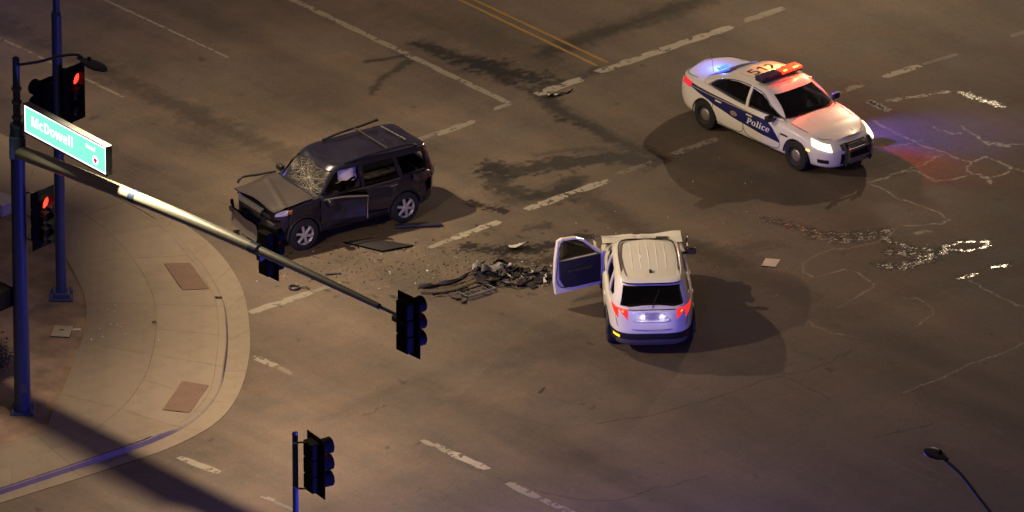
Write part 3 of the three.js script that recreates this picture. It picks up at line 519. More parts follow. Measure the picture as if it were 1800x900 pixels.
  const [pb] = each('push_bumper', [-0.34, 0.34].map(z => { const q = new THREE.ExtrudeGeometry(new THREE.Shape([[2.46, 0.3], [2.56, 0.28], [2.62, 0.4], [2.6, 0.66], [2.5, 0.82], [2.45, 0.8], [2.53, 0.64], [2.53, 0.44]].map(p => new THREE.Vector2(...p))), { depth: 0.055, bevelEnabled: true, bevelSize: 0.008, bevelThickness: 0.008, bevelSegments: 1 }); q.translate(0, 0, z - 0.027); return q; }), TRIM, t);
  each('push_bar', [rod(V(2.58, 0.42, -0.36), V(2.58, 0.42, 0.36), 0.028), rod(V(2.565, 0.64, -0.36), V(2.565, 0.64, 0.36), 0.028), rod(V(2.56, 0.33, -0.34), V(2.56, 0.33, 0.34), 0.022)], STEEL, pb);
  each('push_pad', [-0.34, 0.34].map(z => box(0.02, 0.3, 0.05, 2.632, 0.54, z, 0.008)), CHROME, pb);
  part('grille_lamp', [box(0.03, 0.035, 0.14, 2.47, 0.58, 0.16, 0.01)], patrolM.redLens, t);
  part('grille_lamp', [box(0.03, 0.035, 0.14, 2.47, 0.58, -0.16, 0.01)], patrolM.darkLens, t);
  part('rear_bumper_seam', tube([-0.8, -0.4, 0, 0.4, 0.8].map(z => B.end(z, 2.7, -1)), 0.006, 20, 5), SEAM, t);
  part('licence_plate', sheet((a, b) => B.end(lerp(-0.16, 0.16, a), lerp(3.0, 3.6, b), -1), 3, 3, 0.008, 0.01, outC), mat(0.5, 0.48, 0.5, 0.5), t);
  part('interior', [box(2.7, 0.03, 1.46, -0.35, 0.47, 0), box(0.35, 0.3, 1.4, 0.86, 0.8, 0, 0.06), box(0.03, 0.55, 1.2, -0.25, 1.05, 0), box(0.5, 0.05, 1.3, -1.72, 0.97, 0)], CABIN, t);
  seats(t, [[-0.05, 0.62], [-1.15, 0.6]], 0.36, 0.55);
  part('steering_wheel', (() => { const q = new THREE.TorusGeometry(0.18, 0.018, 8, 24); q.rotateY(Math.PI / 2); q.rotateZ(0.4); q.translate(0.62, 0.92, -0.37); return q; })(), TRIM, t);
  part('laptop', [box(0.02, 0.2, 0.28, 0.62, 1.02, 0.05)], CABIN, t);
  // roof: unit number print and light bar
  const num = new THREE.MeshPhysicalMaterial({ map: canvasTex(512, 256, (x, w, h) => { x.fillStyle = '#e0ded9'; x.fillRect(0, 0, w, h); x.fillStyle = '#141414'; x.font = 'bold 250px sans-serif'; x.textAlign = 'center'; x.fillText('512', w / 2, 218, 480); }), roughness: 0.35, clearcoat: 0.6 });
  { const q = sheet((a, b) => G.top(lerp(-0.38, -0.86, b), lerp(0.46, -0.46, a)), 12, 8, 0.004, 0.003, () => V(0, 1, 0)); part('roof_number', q, num, t); }
  const bar = part('light_bar', [box(0.25, 0.05, 1.2, -0.08, 1.535, 0, 0.02), box(0.12, 0.06, 0.08, -0.08, 1.49, 0.45), box(0.12, 0.06, 0.08, -0.08, 1.49, -0.45)], TRIM, t);
  const mods = [];
  for (let k = 0; k < 8; k++) { const z = 0.53 - k * 0.151; const lit = k >= 4 && k <= 7; mods.push(part('lamp_module', [box(0.27, 0.07, 0.142, -0.08, 1.592, z, 0.025)], lit ? patrolM.redLens : patrolM.darkLens, bar)); }
  part('lamp_diode', [box(0.05, 0.02, 0.1, 0.03, 1.632, -0.1, 0.008)], patrolM.hot, bar); part('lamp_diode', [box(0.05, 0.02, 0.13, 0.03, 1.632, -0.4, 0.008)], patrolM.hot, bar);
  const deck = part('rear_deck_lamp', [box(0.09, 0.06, 0.3, -1.78, 1.185, 0.12, 0.02)], patrolM.blueLens, t);
  part('antenna', [rod(V(-1.9, 1.08, 0.3), V(-1.98, 1.5, 0.3), 0.006, 0.004, 6)], TRIM, t);
  return t;
}
const patrolAt = g(1317, 263), hdgP = V(0.655, 0, 0.755).normalize();
const sideP = V(-hdgP.z, 0, hdgP.x);                                                        // its right hand side, towards the camera
const patrol = makePatrol('white patrol car with lit headlights and red roof lights', patrolAt.clone().addScaledVector(sideP, -0.93), Math.atan2(-hdgP.z, hdgP.x), 'police cars');
function lampAt(root, L, x, y, z, tx, ty, tz) { L.position.copy(root.localToWorld(V(x, y, z))); L.castShadow = true; if (L.target) { L.target.position.copy(root.localToWorld(V(tx, ty, tz))); scene.add(L.target); } scene.add(L); return L; }
const RGB = (r, g_, b) => new THREE.Color().setRGB(r, g_, b);
patrol.updateMatrixWorld(true);
function spotTo(c, I, ang, from, to) { const L = new THREE.SpotLight(c, I, 0, ang, 1); L.position.copy(patrol.localToWorld(from)); L.target.position.copy(to); L.castShadow = true; scene.add(L, L.target); }
{
  for (const s of [-1, 1]) lampAt(patrol, Object.assign(new THREE.SpotLight(RGB(1, 0.88, 0.62), 10, 0, 0.42, 1), {}), 2.52, 0.68, s * 0.66, 14, 0.0, s * 1.0);
  spotTo(RGB(0.16, 0.13, 1), 75, 0.46, V(0.08, 1.72, -0.6), g(1592, 236));
  spotTo(RGB(1, 0.05, 0.03), 52, 0.3, V(0.1, 1.72, -0.45), g(1592, 282));
  lampAt(patrol, new THREE.PointLight(RGB(1, 0.035, 0.01), 8), 0.02, 1.72, -0.5);
  lampAt(patrol, new THREE.PointLight(RGB(1, 0.4, 0.08), 2.2), -0.42, 1.62, -0.28);
  lampAt(patrol, new THREE.PointLight(RGB(0.06, 0.12, 1), 1.7), -1.95, 1.3, 0.12);
}
// two more patrol cars stand just outside the picture: their blue lamps light the poles, the wrecks and the far lane
function otherPatrol(at, turn, label, lamps) {
  const c = patrol.clone(); c.name = numbered('police_car'); c.userData = { ...patrol.userData, label }; c.position.copy(at); c.rotation.y = turn; scene.add(c); c.updateMatrixWorld(true);
  c.traverse(o => { if (o.name === 'lamp_module' || o.name === 'lamp_diode') o.material = patrolM.blueLens; if (o.name === 'headlight') o.material = patrolM.clear; if (o.name === 'grille_lamp') o.material = patrolM.blueLens; });
  for (const [I, x, y, z] of lamps) lampAt(c, new THREE.PointLight(RGB(0.1, 0.1, 1), I), x, y, z);
  return c;
}
otherPatrol(g(1010, 1180), 1.9, 'patrol car with all its roof lights blue, on the near approach', [[370, 0.1, 1.85, 0]]);
otherPatrol(g(-330, -60), 0.3, 'patrol car with blue roof lights on the far lanes', [[45, 0.1, 1.85, 0]]);

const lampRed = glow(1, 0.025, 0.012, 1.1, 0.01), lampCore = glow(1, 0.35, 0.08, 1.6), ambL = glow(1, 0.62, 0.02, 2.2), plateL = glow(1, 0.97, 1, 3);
// ---- white crossover, seen from behind
{
  const hd = V(-0.05, 0, -1).normalize(); const at = g(1135, 550);
  const t = thing('white_suv', 'white crossover with its hood popped and front door swung open', 'car', at, Math.atan2(-hd.z, hd.x));
  const B = new Shell([
    { x0: -2.12, x1: 2.0, w: 0.8, n: 5, m: 5, y: 0.24 },
    { x0: -2.24, x1: 2.1, w: 0.9, n: 5, m: 5, y: 0.33 },
    { x0: -2.31, x1: 2.15, w: 0.935, n: 4.6, m: 4.6, y: 0.56 },
    { x0: -2.3, x1: 2.16, w: 0.94, n: 4.6, m: 4.6, y: 0.8 },
    { x0: -2.27, x1: 2.1, w: 0.925, n: 4.4, m: 4.8, y: [[-2.3, 1.06], [0, 1.0], [2.2, 0.9]] },
    { x0: -2.2, x1: 1.95, w: 0.86, n: 4.4, m: 4.8, y: [[-2.2, 1.13], [-1, 1.09], [0.9, 1.06], [1.4, 1.0], [2, 0.86]] }], 0.04);
  part('body', cut(B.solid(128, 6), [wheelCut(1.38, 0.36, 0.41, 0.6, 1.2), wheelCut(1.38, 0.36, 0.41, -1.2, -0.6), wheelCut(-1.38, 0.36, 0.41, 0.6, 1.2), wheelCut(-1.38, 0.36, 0.41, -1.2, -0.6), box(3.0, 0.85, 1.56, -0.55, 0.93, 0).toNonIndexed(), box(1.04, 0.75, 0.6, 0.42, 0.78, -0.8).toNonIndexed(), box(0.75, 0.6, 1.3, 1.5, 1.0, 0).toNonIndexed()]), WHITE, t);
  const G = new Shell([
    { x0: -2.23, x1: 1.25, w: 0.88, n: 5, m: 5, y: [[-2.2, 1.09], [0, 1.03], [1.2, 1.02]] },
    { x0: -2.1, x1: 0.9, w: 0.82, n: 5, m: 5.5, y: 1.3 },
    { x0: -1.83, x1: 0.42, w: 0.7, n: 5, m: 6, y: [[-1.9, 1.545], [-0.6, 1.6], [0.5, 1.56]] },
    { x0: -1.7, x1: 0.2, w: 0.6, n: 4.5, m: 6, y: [[-1.8, 1.59], [-0.6, 1.645], [0.3, 1.61]] }], 0.025);
  const w1 = [[0.98, 1.06], [0.55, 1.33], [0.35, 1.47], [-0.15, 1.52], [-0.15, 1.06]], w2 = [[-0.23, 1.06], [-0.23, 1.525], [-1.0, 1.5], [-1.15, 1.1]], w3 = [[-1.25, 1.13], [-1.12, 1.48], [-1.45, 1.44], [-1.75, 1.3], [-1.7, 1.22]];
  part('cabin_frame', cut(G.solid(128, 7), [G.inset(0.05, 0.045).solid(96, 5), prismZ(w1, -1.2, 1.2), prismZ(w2, -1.2, 1.2), prismZ(w3, -1.2, 1.2), prismX([[-0.7, 1.08], [0.7, 1.08], [0.58, 1.52], [-0.58, 1.52]], 0.3, 1.6), prismX([[-0.68, 1.15], [-0.3, 1.125], [0.3, 1.125], [0.68, 1.15], [0.6, 1.5], [-0.6, 1.5]], -2.6, -1.6)]), WHITE, t);
  const gp = (name, fn, m = TINT) => part(name, sheet(fn, 14, 8, -0.022, 0, outC), m, t);
  gp('windshield', quad((z, k) => G.end(z, k, 1), [[-0.8, 0.05], [0.8, 0.05], [0.64, 1.95], [-0.64, 1.95]]), GLASS);
  gp('rear_window', quad((z, k) => G.end(z, k, -1), [[-0.76, 0.08], [0.76, 0.08], [0.66, 1.95], [-0.66, 1.95]]));
  for (const s of [-1, 1]) {
    if (s > 0) gp('side_window', quad((x, k) => G.side(x, k, s), [[-0.19, 0.02], [1.05, 0.02], [0.28, 1.9], [-0.19, 1.95]]));
    gp('side_window', quad((x, k) => G.side(x, k, s), [[-1.2, 0.05], [-0.19, 0.02], [-0.19, 1.95], [-1.06, 1.95]]));
    gp('side_window', quad((x, k) => G.side(x, k, s), [[-1.85, 0.3], [-1.2, 0.05], [-1.06, 1.95], [-1.55, 1.9]]));
    for (const x of [1.38, -1.38]) { wheel(t, x, s * 0.8, 0.365, 0.235, 'five'); const q = new THREE.TorusGeometry(0.43, 0.04, 6, 28, Math.PI); q.translate(x, 0.36, s * 0.915); part('wheel_arch', q, TRIM, t); }
    part('sill_cladding', sheet((a, b) => B.side(lerp(-0.95, 0.95, a), lerp(0.3, 1.6, b), s), 10, 4, 0.012, 0.02, p => V(0, 0, s)), TRIM, t);
    const rl = part('roof_rail', [tube([[-1.55, 2.55], [-1.4, 2.75], [-0.5, 2.8], [0.15, 2.72], [0.3, 2.5]].map((p, i) => G.side(p[0] * 0.98, p[1], s).add(V(0, i === 0 || i === 4 ? 0 : 0.035, 0))), 0.02, 30, 8)], TRIM, t);
    // rear lamps: two red claws a side
    const zc = s; const claw = c => part('tail_lamp', sheet(quad((th, k) => B.at(Math.PI - s * th, k), c), 8, 6, 0.01, 0.015, outC), lampRed, t);
    claw([[0.26, 3.3], [0.44, 3.8], [0.62, 4.42], [0.26, 4.34]]); claw([[0.56, 3.3], [0.72, 3.62], [1.06, 4.5], [0.58, 4.42]]);
    part('lamp_core', sheet(quad((th, k) => B.at(Math.PI - s * th, k), [[0.36, 3.85], [0.42, 3.9], [0.44, 4.05], [0.38, 4.05]]), 3, 3, 0.016, 0.01, outC), lampCore, t);
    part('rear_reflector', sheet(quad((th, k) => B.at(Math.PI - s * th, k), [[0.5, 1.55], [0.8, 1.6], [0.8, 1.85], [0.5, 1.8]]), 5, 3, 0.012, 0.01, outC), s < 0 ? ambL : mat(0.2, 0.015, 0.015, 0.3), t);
    for (const [x0, x1] of s > 0 ? [[-0.2, 0.98], [-1.15, -0.22]] : [[-1.15, -0.22]]) { part('door_seam', tube([[x0, 4.6], [x0, 3], [x0 + 0.02, 1.9], [x1 - 0.02, 1.9], [x1, 3], [x1, 4.6]].map(p => B.side(p[0], p[1], s)), 0.007, 50, 5), SEAM, t); part('door_handle', [box(0.2, 0.035, 0.03, x0 + 0.2, 0.93, s * 0.94, 0.012)], WHITE, t); }
  }
  mirror(t, 0.72, 1.12, 0.9, TRIM);
  // tailgate: light strip, recess, plate, wiper, spoiler, cladding, skid plate
  part('lamp_strip', sheet((a, b) => B.end(lerp(-0.5, 0.5, a), lerp(4.22, 4.36, b), -1), 14, 2, 0.009, 0.01, outC), mat(0.03, 0.01, 0.03, 0.2), t);
  const gate = part('tailgate_seam', tube([[-0.79, 4.4], [-0.76, 3.3], [-0.72, 2.6], [-0.4, 2.45], [0.4, 2.45], [0.72, 2.6], [0.76, 3.3], [0.79, 4.4]].map(p => B.end(p[0], p[1], -1)), 0.006, 60, 5), SEAM, t);
  const rec = part('plate_recess', sheet(quad((z, k) => B.end(z, k, -1), [[-0.34, 3.22], [0.34, 3.22], [0.27, 3.95], [-0.27, 3.95]]), 8, 4, 0.005, 0.008, outC), mat(0.66, 0.65, 0.63, 0.4), t);
  part('recess_lip', tube([[-0.36, 3.3], [-0.3, 3.2], [0, 3.17], [0.3, 3.2], [0.36, 3.3]].map(p => B.end(p[0], p[1], -1)), 0.018, 24, 6), WHITE, t);
  part('licence_plate', sheet((a, b) => B.end(lerp(-0.15, 0.15, a), lerp(3.35, 3.85, b), -1), 4, 3, 0.014, 0.01, outC), mat(0.3, 0.26, 0.36, 0.5), t);
  for (const z of [-0.2, 0.2]) { part('plate_lamp', [box(0.03, 0.03, 0.07, -2.325, 0.985, z, 0.01)], plateL, t); }
  part('spoiler', sheet((a, b) => G.end(lerp(-0.62, 0.62, a), lerp(2.0, 2.75, b), -1).add(V(-0.1 * (1 - b), 0.02, 0)), 14, 5, 0.02, 0.04, () => V(0, 1, 0)), WHITE, t);
  part('wiper', [rod(G.end(0.0, 0.25, -1).add(V(-0.02, 0, 0)), G.end(0.16, 1.5, -1).add(V(-0.02, 0.01, 0)), 0.008, 0.006, 6)], TRIM, t);
  part('bumper_cladding', sheet((a, b) => B.at(Math.PI + lerp(-1.15, 1.15, a), lerp(0.5, 2.05, b)), 40, 6, 0.012, 0.02, outC), TRIM, t);
  part('skid_plate', sheet((a, b) => B.end(lerp(-0.74, 0.74, a), lerp(0.55, 1.5, b), -1), 16, 4, 0.024, 0.02, outC), mat(0.12, 0.115, 0.115, 0.5, { metalness: 0.2 }), t);
  each('roof_rib', [-0.36, -0.18, 0, 0.18, 0.36].map(z => tube([-1.35, -0.6, 0.05].map(x => G.top(x, z).add(V(0, -0.006, 0))), 0.014, 14, 6)), WHITE, t);
  part('shark_fin', [(() => { const q = new THREE.ExtrudeGeometry(new THREE.Shape([[0.09, 0], [-0.09, 0], [-0.08, 0.055], [-0.04, 0.06]].map(p => new THREE.Vector2(...p))), { depth: 0.03, bevelEnabled: true, bevelSize: 0.006, bevelThickness: 0.006, bevelSegments: 1 }); const b = G.top(-1.42, 0); q.translate(b.x, b.y - 0.005, -0.015); return q; })()], TRIM, t);
  part('interior', [box(2.95, 0.03, 1.5, -0.55, 0.53, 0), box(0.35, 0.35, 1.4, 0.85, 0.9, 0, 0.06), box(0.03, 0.5, 1.45, -0.02, 0.77, 0)], CABIN, t);
  seats(t, [[-0.1, 0.65], [-1.0, 0.62]], 0.38, 0.6);
  part('engine', [box(0.55, 0.3, 0.8, 1.45, 0.82, 0, 0.05), box(0.25, 0.2, 0.3, 1.5, 0.98, 0.45, 0.04), box(0.4, 0.08, 0.4, 1.4, 1.0, -0.1, 0.03)], TRIM, t);
  // popped, buckled hood standing up behind the windshield line
  const hr = rng(8);
  const hood = part('hood', sheet((a, b) => { const z = lerp(-0.86, 0.86, a), f = b, buck = Math.abs(z) > 0.5 ? 0.04 : 0; const x = 1.18 + f * 0.72 - 0.04 * Math.cos(z * 3), y = 1.12 - 0.1 * f + 0.022 * Math.sin(f * 6 + z * 2) * f - 0.03 * z * z + 0.016 * Math.sin(z * 6.5 + f * 3) - 0.03 * Math.exp(-(((z + 0.1) / 0.05) ** 2)) * f; return V(x, y + 0.015 * z, z); }, 26, 16, 0.01, 0.025, () => V(-0.3, 1, 0)), WHITE, t);
  part('bent_fender', sheet((a, b) => V(lerp(0.95, 1.75, a), lerp(0.62, 1.1, b) - a * 0.06, 0.93 + 0.06 * Math.sin(a * 2.2) * b + 0.03 * Math.sin(a * 9)), 14, 8, 0.006, 0.015, p => V(0, 0, 1)), WHITE, t);
  part('bent_fender', sheet((a, b) => V(lerp(1.0, 1.75, a), lerp(0.62, 1.08, b) - a * 0.08, -0.92 - 0.1 * Math.sin(a * 2.2) * b - 0.04 * Math.sin(a * 8)), 14, 8, 0.006, 0.015, p => V(0, 0, -1)), WHITE, t);
  part('torn_grille', [box(0.12, 0.36, 1.2, 2.0, 0.6, 0, 0.04), rod(V(2.08, 0.5, -0.7), V(2.1, 0.58, 0.6), 0.03)], TRIM, t);
  // open front door: hinge at the fender, swung out past square
  const dr = part('front_door', new THREE.BufferGeometry(), WHITE, t); dr.position.set(0.88, 0, -0.93); dr.rotation.y = -1.12;
  {
    const out = [[0, 0.34], [0, 1.08], [-0.06, 1.14], [-0.42, 1.46], [-0.62, 1.55], [-0.95, 1.58], [-1.06, 1.54], [-1.12, 1.1], [-1.14, 0.6], [-1.1, 0.32]];
    const win = [[-0.07, 1.06], [-0.44, 1.42], [-0.63, 1.515], [-0.94, 1.545], [-1.01, 1.49], [-1.05, 1.06]];
    const sh = new THREE.Shape(out.map(p => new THREE.Vector2(...p))); sh.holes.push(new THREE.Path(win.map(p => new THREE.Vector2(...p))));
    const q = new THREE.ExtrudeGeometry(sh, { depth: 0.07, bevelEnabled: true, bevelSize: 0.008, bevelThickness: 0.012, bevelSegments: 2, curveSegments: 4 }); q.translate(0, 0, -0.035);
    dr.geometry = q;
    const bowl = [[-0.05, 0.44], [-0.05, 1.05], [-1.03, 1.05], [-1.02, 0.66], [-0.92, 0.48], [-0.74, 0.44]];
    const bs = new THREE.Shape(bowl.map(p => new THREE.Vector2(...p))); const bq = new THREE.ExtrudeGeometry(bs, { depth: 0.05, bevelEnabled: true, bevelSize: 0.012, bevelThickness: 0.012, bevelSegments: 2 }); bq.translate(0, 0, 0.045);
    part('door_card', bq, mat(0.012, 0.012, 0.03, 0.6), dr);
    part('armrest', [box(0.6, 0.06, 0.08, -0.55, 0.82, 0.13, 0.025)], CABIN, dr);
    part('weather_seal', tube([[-0.05, 0.5], [-0.05, 1.04], [-0.1, 1.08], [-0.44, 1.37], [-0.63, 1.46], [-0.95, 1.48], [-1.02, 1.42], [-1.08, 1.0], [-1.09, 0.62], [-1.0, 0.47], [-0.5, 0.45], [-0.05, 0.5]].map(p => V(p[0], p[1], 0.058)), 0.01, 80, 6), TRIM, dr);
    part('door_glass', (() => { const q = new THREE.ShapeGeometry(new THREE.Shape(win.map(p => new THREE.Vector2(...p)))); return q; })(), TINT, dr);
  }
  t.updateMatrixWorld(true);
  for (const z of [-0.2, 0.2]) lampAt(t, new THREE.PointLight(RGB(1, 0.96, 0.96), 0.035), -2.37, 0.965, z);
}
// ---- dark wreck
{
  const pf = g(532, 439), pr = g(712, 390), hd = pf.clone().sub(pr).normalize(), lf = V(hd.z, 0, -hd.x);              // lf: its left hand side, towards the camera
  const at = pf.clone().add(pr).multiplyScalar(0.5).addScaledVector(lf, -0.84); at.y = 0;
  const t = thing('dark_suv', 'dark grey wrecked boxy vehicle with a shattered windshield and torn front bumper', 'car', at, Math.atan2(-hd.z, hd.x));
  const PAINT = mat(0.008, 0.008, 0.022, 0.34, { metalness: 0.3, clearcoat: 0.8, clearcoatRoughness: 0.12 });
  const dr = rng(4);
  const B = new Shell([
    { x0: -2.12, x1: 2.0, w: 0.78, n: 6, y: 0.26 },
    { x0: -2.22, x1: 2.1, w: 0.87, n: 6, y: 0.36 },
    { x0: -2.27, x1: 2.14, w: 0.895, n: 6, y: 0.6 },
    { x0: -2.26, x1: 2.14, w: 0.9, n: 6, y: 0.84 },
    { x0: -2.24, x1: 2.11, w: 0.89, n: 6, y: [[-2.2, 1.06], [0, 1.04], [1.2, 1.0], [2.1, 0.95]] },
    { x0: -2.18, x1: 2.03, w: 0.83, n: 6, y: [[-2.2, 1.12], [0, 1.1], [1.0, 1.1], [2.0, 1.02]] }], 0.045);
  // left flank pushed in around the front door, tail corner dented
  const dent = p => { const d = Math.exp(-(((p.x - 0.35) / 0.55) ** 2) - (((p.y - 0.75) / 0.4) ** 2)); if (p.z < -0.5) p.z += 0.15 * d + 0.05 * Math.exp(-(((p.x + 0.75) / 0.16) ** 2)) * Math.sin(p.y * 7) + (fbm(p.x * 0.16, p.y * 0.16) - 0.5) * 0.08 * Math.exp(-((p.x / 1.4) ** 2)); if (p.x > 1.7) { p.x -= 0.12 * fbm(p.z * 0.16 + 0.2, p.y * 0.16) + (p.z < 0 ? 0.05 : 0); } if (p.x < -1.7 && p.z < -0.4) p.z += 0.08 * fbm(p.x * 0.2, p.y * 0.2); };
  part('body', cut(B.solid(132, 6, 0, dent), [wheelCut(1.31, 0.36, 0.42, 0.6, 1.2), wheelCut(1.31, 0.36, 0.42, -1.2, -0.58), wheelCut(-1.31, 0.36, 0.42, 0.6, 1.2), wheelCut(-1.31, 0.36, 0.42, -1.2, -0.58), box(2.95, 0.85, 1.56, -0.62, 0.98, 0).toNonIndexed(), box(0.55, 0.5, 0.62, 2.12, 0.55, -0.55).toNonIndexed()]), PAINT, t);
  const G = new Shell([
    { x0: -2.2, x1: 1.02, w: 0.86, n: 6, m: 7, y: 1.06 },
    { x0: -2.14, x1: 0.78, w: 0.82, n: 6, m: 7, y: 1.34 },
    { x0: -2.05, x1: 0.45, w: 0.735, n: 6, m: 7, y: [[-2, 1.62], [-0.8, 1.645], [0.5, 1.62]] },
    { x0: -1.95, x1: 0.28, w: 0.65, n: 6, m: 7, y: [[-2, 1.665], [-0.8, 1.69], [0.4, 1.665]] }], 0.02);
  const w1 = [[0.8, 1.12], [0.42, 1.52], [0.28, 1.57], [-0.2, 1.58], [-0.2, 1.1]], w2 = [[-0.28, 1.1], [-0.28, 1.58], [-1.05, 1.57], [-1.18, 1.1]], w3 = [[-1.28, 1.12], [-1.16, 1.55], [-1.85, 1.54], [-1.92, 1.14]];
  const gdent = p => { if (p.y > 1.3) { p.y -= 0.09 * Math.exp(-(((p.x - 0.05) / 0.4) ** 2) - (((p.z - 0.05) / 0.36) ** 2)); p.y += 0.045 * Math.exp(-(((p.x + 0.5 + p.z * 0.3) / 0.09) ** 2)); p.z += 0.03 * Math.exp(-(((p.x + 0.3) / 0.6) ** 2)) * (p.z < -0.3 ? 1 : 0); p.y += (fbm(p.x * 0.14, p.z * 0.14) - 0.5) * 0.07; } };
  part('cabin_frame', cut(G.solid(132, 7, 0, gdent), [G.inset(0.055, 0.05).solid(96, 5, 0, gdent), prismZ(w1, -1.2, 1.2), prismZ(w2, -1.2, 1.2), prismZ(w3, -1.2, 1.2), prismX([[-0.74, 1.12], [0.74, 1.12], [0.64, 1.57], [-0.64, 1.57]], 0.2, 1.6), prismX([[-0.7, 1.15], [0.7, 1.15], [0.64, 1.54], [-0.64, 1.54]], -2.6, -1.9)]), PAINT, t);
  const gp = (name, fn, m = TINT) => part(name, sheet(fn, 14, 8, -0.024, 0, outC), m, t);
  const wsF = quad((z, k) => G.end(z, k, 1), [[-0.8, 0.1], [0.8, 0.1], [0.68, 1.95], [-0.68, 1.95]]);
  const ws = gp('windshield', wsF, mat(0.3, 0.29, 0.27, 0.2, { transmission: 0.93, thickness: 0 }));
  { // shattered: webs of white cracks round three blows
    const gs = []; const seg = (a, b, w) => { const p = wsF(...a), q = wsF(...b), n = V(0.75, 0.66, 0), d = q.clone().sub(p).normalize().cross(n).multiplyScalar(w); p.addScaledVector(n, -0.012); q.addScaledVector(n, -0.012); gs.push(fromTris([p.x + d.x, p.y + d.y, p.z + d.z, p.x - d.x, p.y - d.y, p.z - d.z, q.x, q.y, q.z, q.x + d.x * 0.6, q.y + d.y * 0.6, q.z + d.z * 0.6, p.x + d.x, p.y + d.y, p.z + d.z, q.x - d.x * 0.6, q.y - d.y * 0.6, q.z - d.z * 0.6])); };
    const cl = v => Math.max(0.03, Math.min(0.97, v));
    for (const [ca, cb, R, n] of [[0.36, 0.52, 0.42, 20], [0.2, 0.28, 0.3, 14], [0.6, 0.62, 0.26, 12], [0.84, 0.6, 0.16, 8]]) {
      const spokes = []; for (let k = 0; k < n; k++) { let an = (k + dr() * 0.7) / n * Math.PI * 2, a = ca, b = cb; const pts = [[a, b]]; const L = R * (0.6 + dr() * 0.6); for (let i = 1; i <= 5; i++) { an += (dr() - 0.5) * 0.4; a = cl(a + Math.cos(an) * L / 5); b = cl(b + Math.sin(an) * L / 5 * 1.5); pts.push([a, b]); } spokes.push(pts); for (let i = 0; i < 5; i++) seg(pts[i], pts[i + 1], 0.0045 - i * 0.0006); }
      for (let ring = 1; ring <= 4; ring++) for (let k = 0; k < n; k++) if (dr() < 0.75) seg(spokes[k][ring], spokes[(k + 1) % n][ring], 0.0028);
    }
    const all = mergeGeometries(gs); all.computeVertexNormals(); part('crack_web', all, mat(0.27, 0.25, 0.22, 0.6), ws);
  }
  for (const s of [-1, 1]) {
    gp('side_window', quad((x, k) => G.side(x, k, s), [[-1.23, 0.05], [-0.24, 0.05], [-0.24, 1.9], [-1.1, 1.9]]));
    if (s > 0) { gp('side_window', quad((x, k) => G.side(x, k, s), [[-0.24, 0.05], [0.9, 0.05], [0.36, 1.9], [-0.24, 1.9]])); }
    else {
      gp('side_window', quad((x, k) => G.side(x, k, s), [[-0.24, 0.05], [0.9, 0.05], [0.86, 0.5], [-0.24, 0.35]]), GLASS);
      // deployed curtain bag hanging in the driver's window, seat bolster below
      part('curtain_airbag', sheet((a, b) => G.side(lerp(0.28, -0.2, a), lerp(0.75, 1.85, b), s).add(V(0, 0, 0.17 + 0.05 * Math.sin(a * 7) + 0.03 * Math.sin(b * 5))), 12, 8, 0.02, 0.04, p => V(0, 0, s)), mat(0.62, 0.58, 0.6, 0.85), t);
      part('airbag_fold', sheet((a, b) => V(lerp(0.3, -0.12, a), 1.2 + 0.06 * b + 0.05 * a + 0.02 * Math.sin(a * 9), s * (0.6 + 0.12 * b)), 10, 5, 0.03, 0.05, p => V(0, 1, 0)), mat(0.66, 0.6, 0.44, 0.85), t);
    }
    for (const x of [1.31, -1.31]) { wheel(t, x, s * 0.79, 0.365, 0.23, 'six'); const q = new THREE.TorusGeometry(0.43, 0.035, 6, 28, Math.PI); q.translate(x, 0.36, s * 0.875); part('wheel_arch', q, TRIM, t); }
    part('sill_cladding', sheet((a, b) => { const p = B.side(lerp(-0.85, 0.85, a), lerp(0.5, 1.5, b), s); dent(p); return p; }, 12, 4, 0.012, 0.02, p => V(0, 0, s)), TRIM, t);
    const tail = part('tail_lamp', sheet((a, b) => B.at(Math.PI - s * lerp(0.62, 1.02, a), lerp(3.3, 4.7, b)), 6, 6, 0.012, 0.02, outC), mat(0.32, 0.02, 0.03, 0.25), t);
    for (const [x0, x1] of [[-0.24, 0.86], [-1.18, -0.26]]) { part('door_seam', tube([[x0, 4.6], [x0, 3], [x0 + 0.02, 1.9], [x1 - 0.02, 1.9], [x1, 3], [x1, 4.6]].map(p => { const q = B.side(p[0], p[1], s); dent(q); return q; }), 0.01, 50, 5), SEAM, t); part('door_handle', [box(0.2, 0.035, 0.03, x0 + 0.18, 0.98, s * 0.905, 0.012)], x0 > -0.5 ? TRIM : CHROME, t); }
    part('belt_moulding', [tube([-1.2, -0.3, 0.85].map(x => G.side(x, 0.08, s).add(V(0, 0.02, s * 0.015))), 0.014, 16, 6)], mat(0.16, 0.15, 0.14, 0.35, { metalness: 0.5 }), t);
  }
  // front door sprung from its latch, bent outward, the dark opening showing behind its edge
  part('door_opening', sheet((a, b) => { const p = B.side(lerp(-0.24, 0.3, a), lerp(1.8, 4.7, b), -1); dent(p); return p; }, 10, 8, 0.006, 0.01, p => V(0, 0, -1)), SEAM, t);
  const fd = part('front_door', sheet((a, b) => { const x = lerp(0.86, -0.22, a), p = B.side(x, lerp(1.7, 4.72, b), -1); dent(p); return V(p.x - 0.86, p.y - 0.03 * a, p.z + 0.86 - 0.05 * Math.sin(a * 4 + b * 3) * a - 0.06 * Math.max(0, b - 0.75) * 4 * a); }, 16, 12, 0.02, 0.05, p => V(0, 0, -1)), mat(0.016, 0.014, 0.018, 0.5), t); fd.position.set(0.86, 0, -0.86); fd.rotation.y = -0.17;
  part('door_edge', tube([V(-1.09, 0.46, -0.02), V(-1.1, 0.75, -0.0), V(-1.08, 1.02, -0.1)], 0.014, 14, 6), mat(0.3, 0.27, 0.24, 0.4, { metalness: 0.5 }), fd);
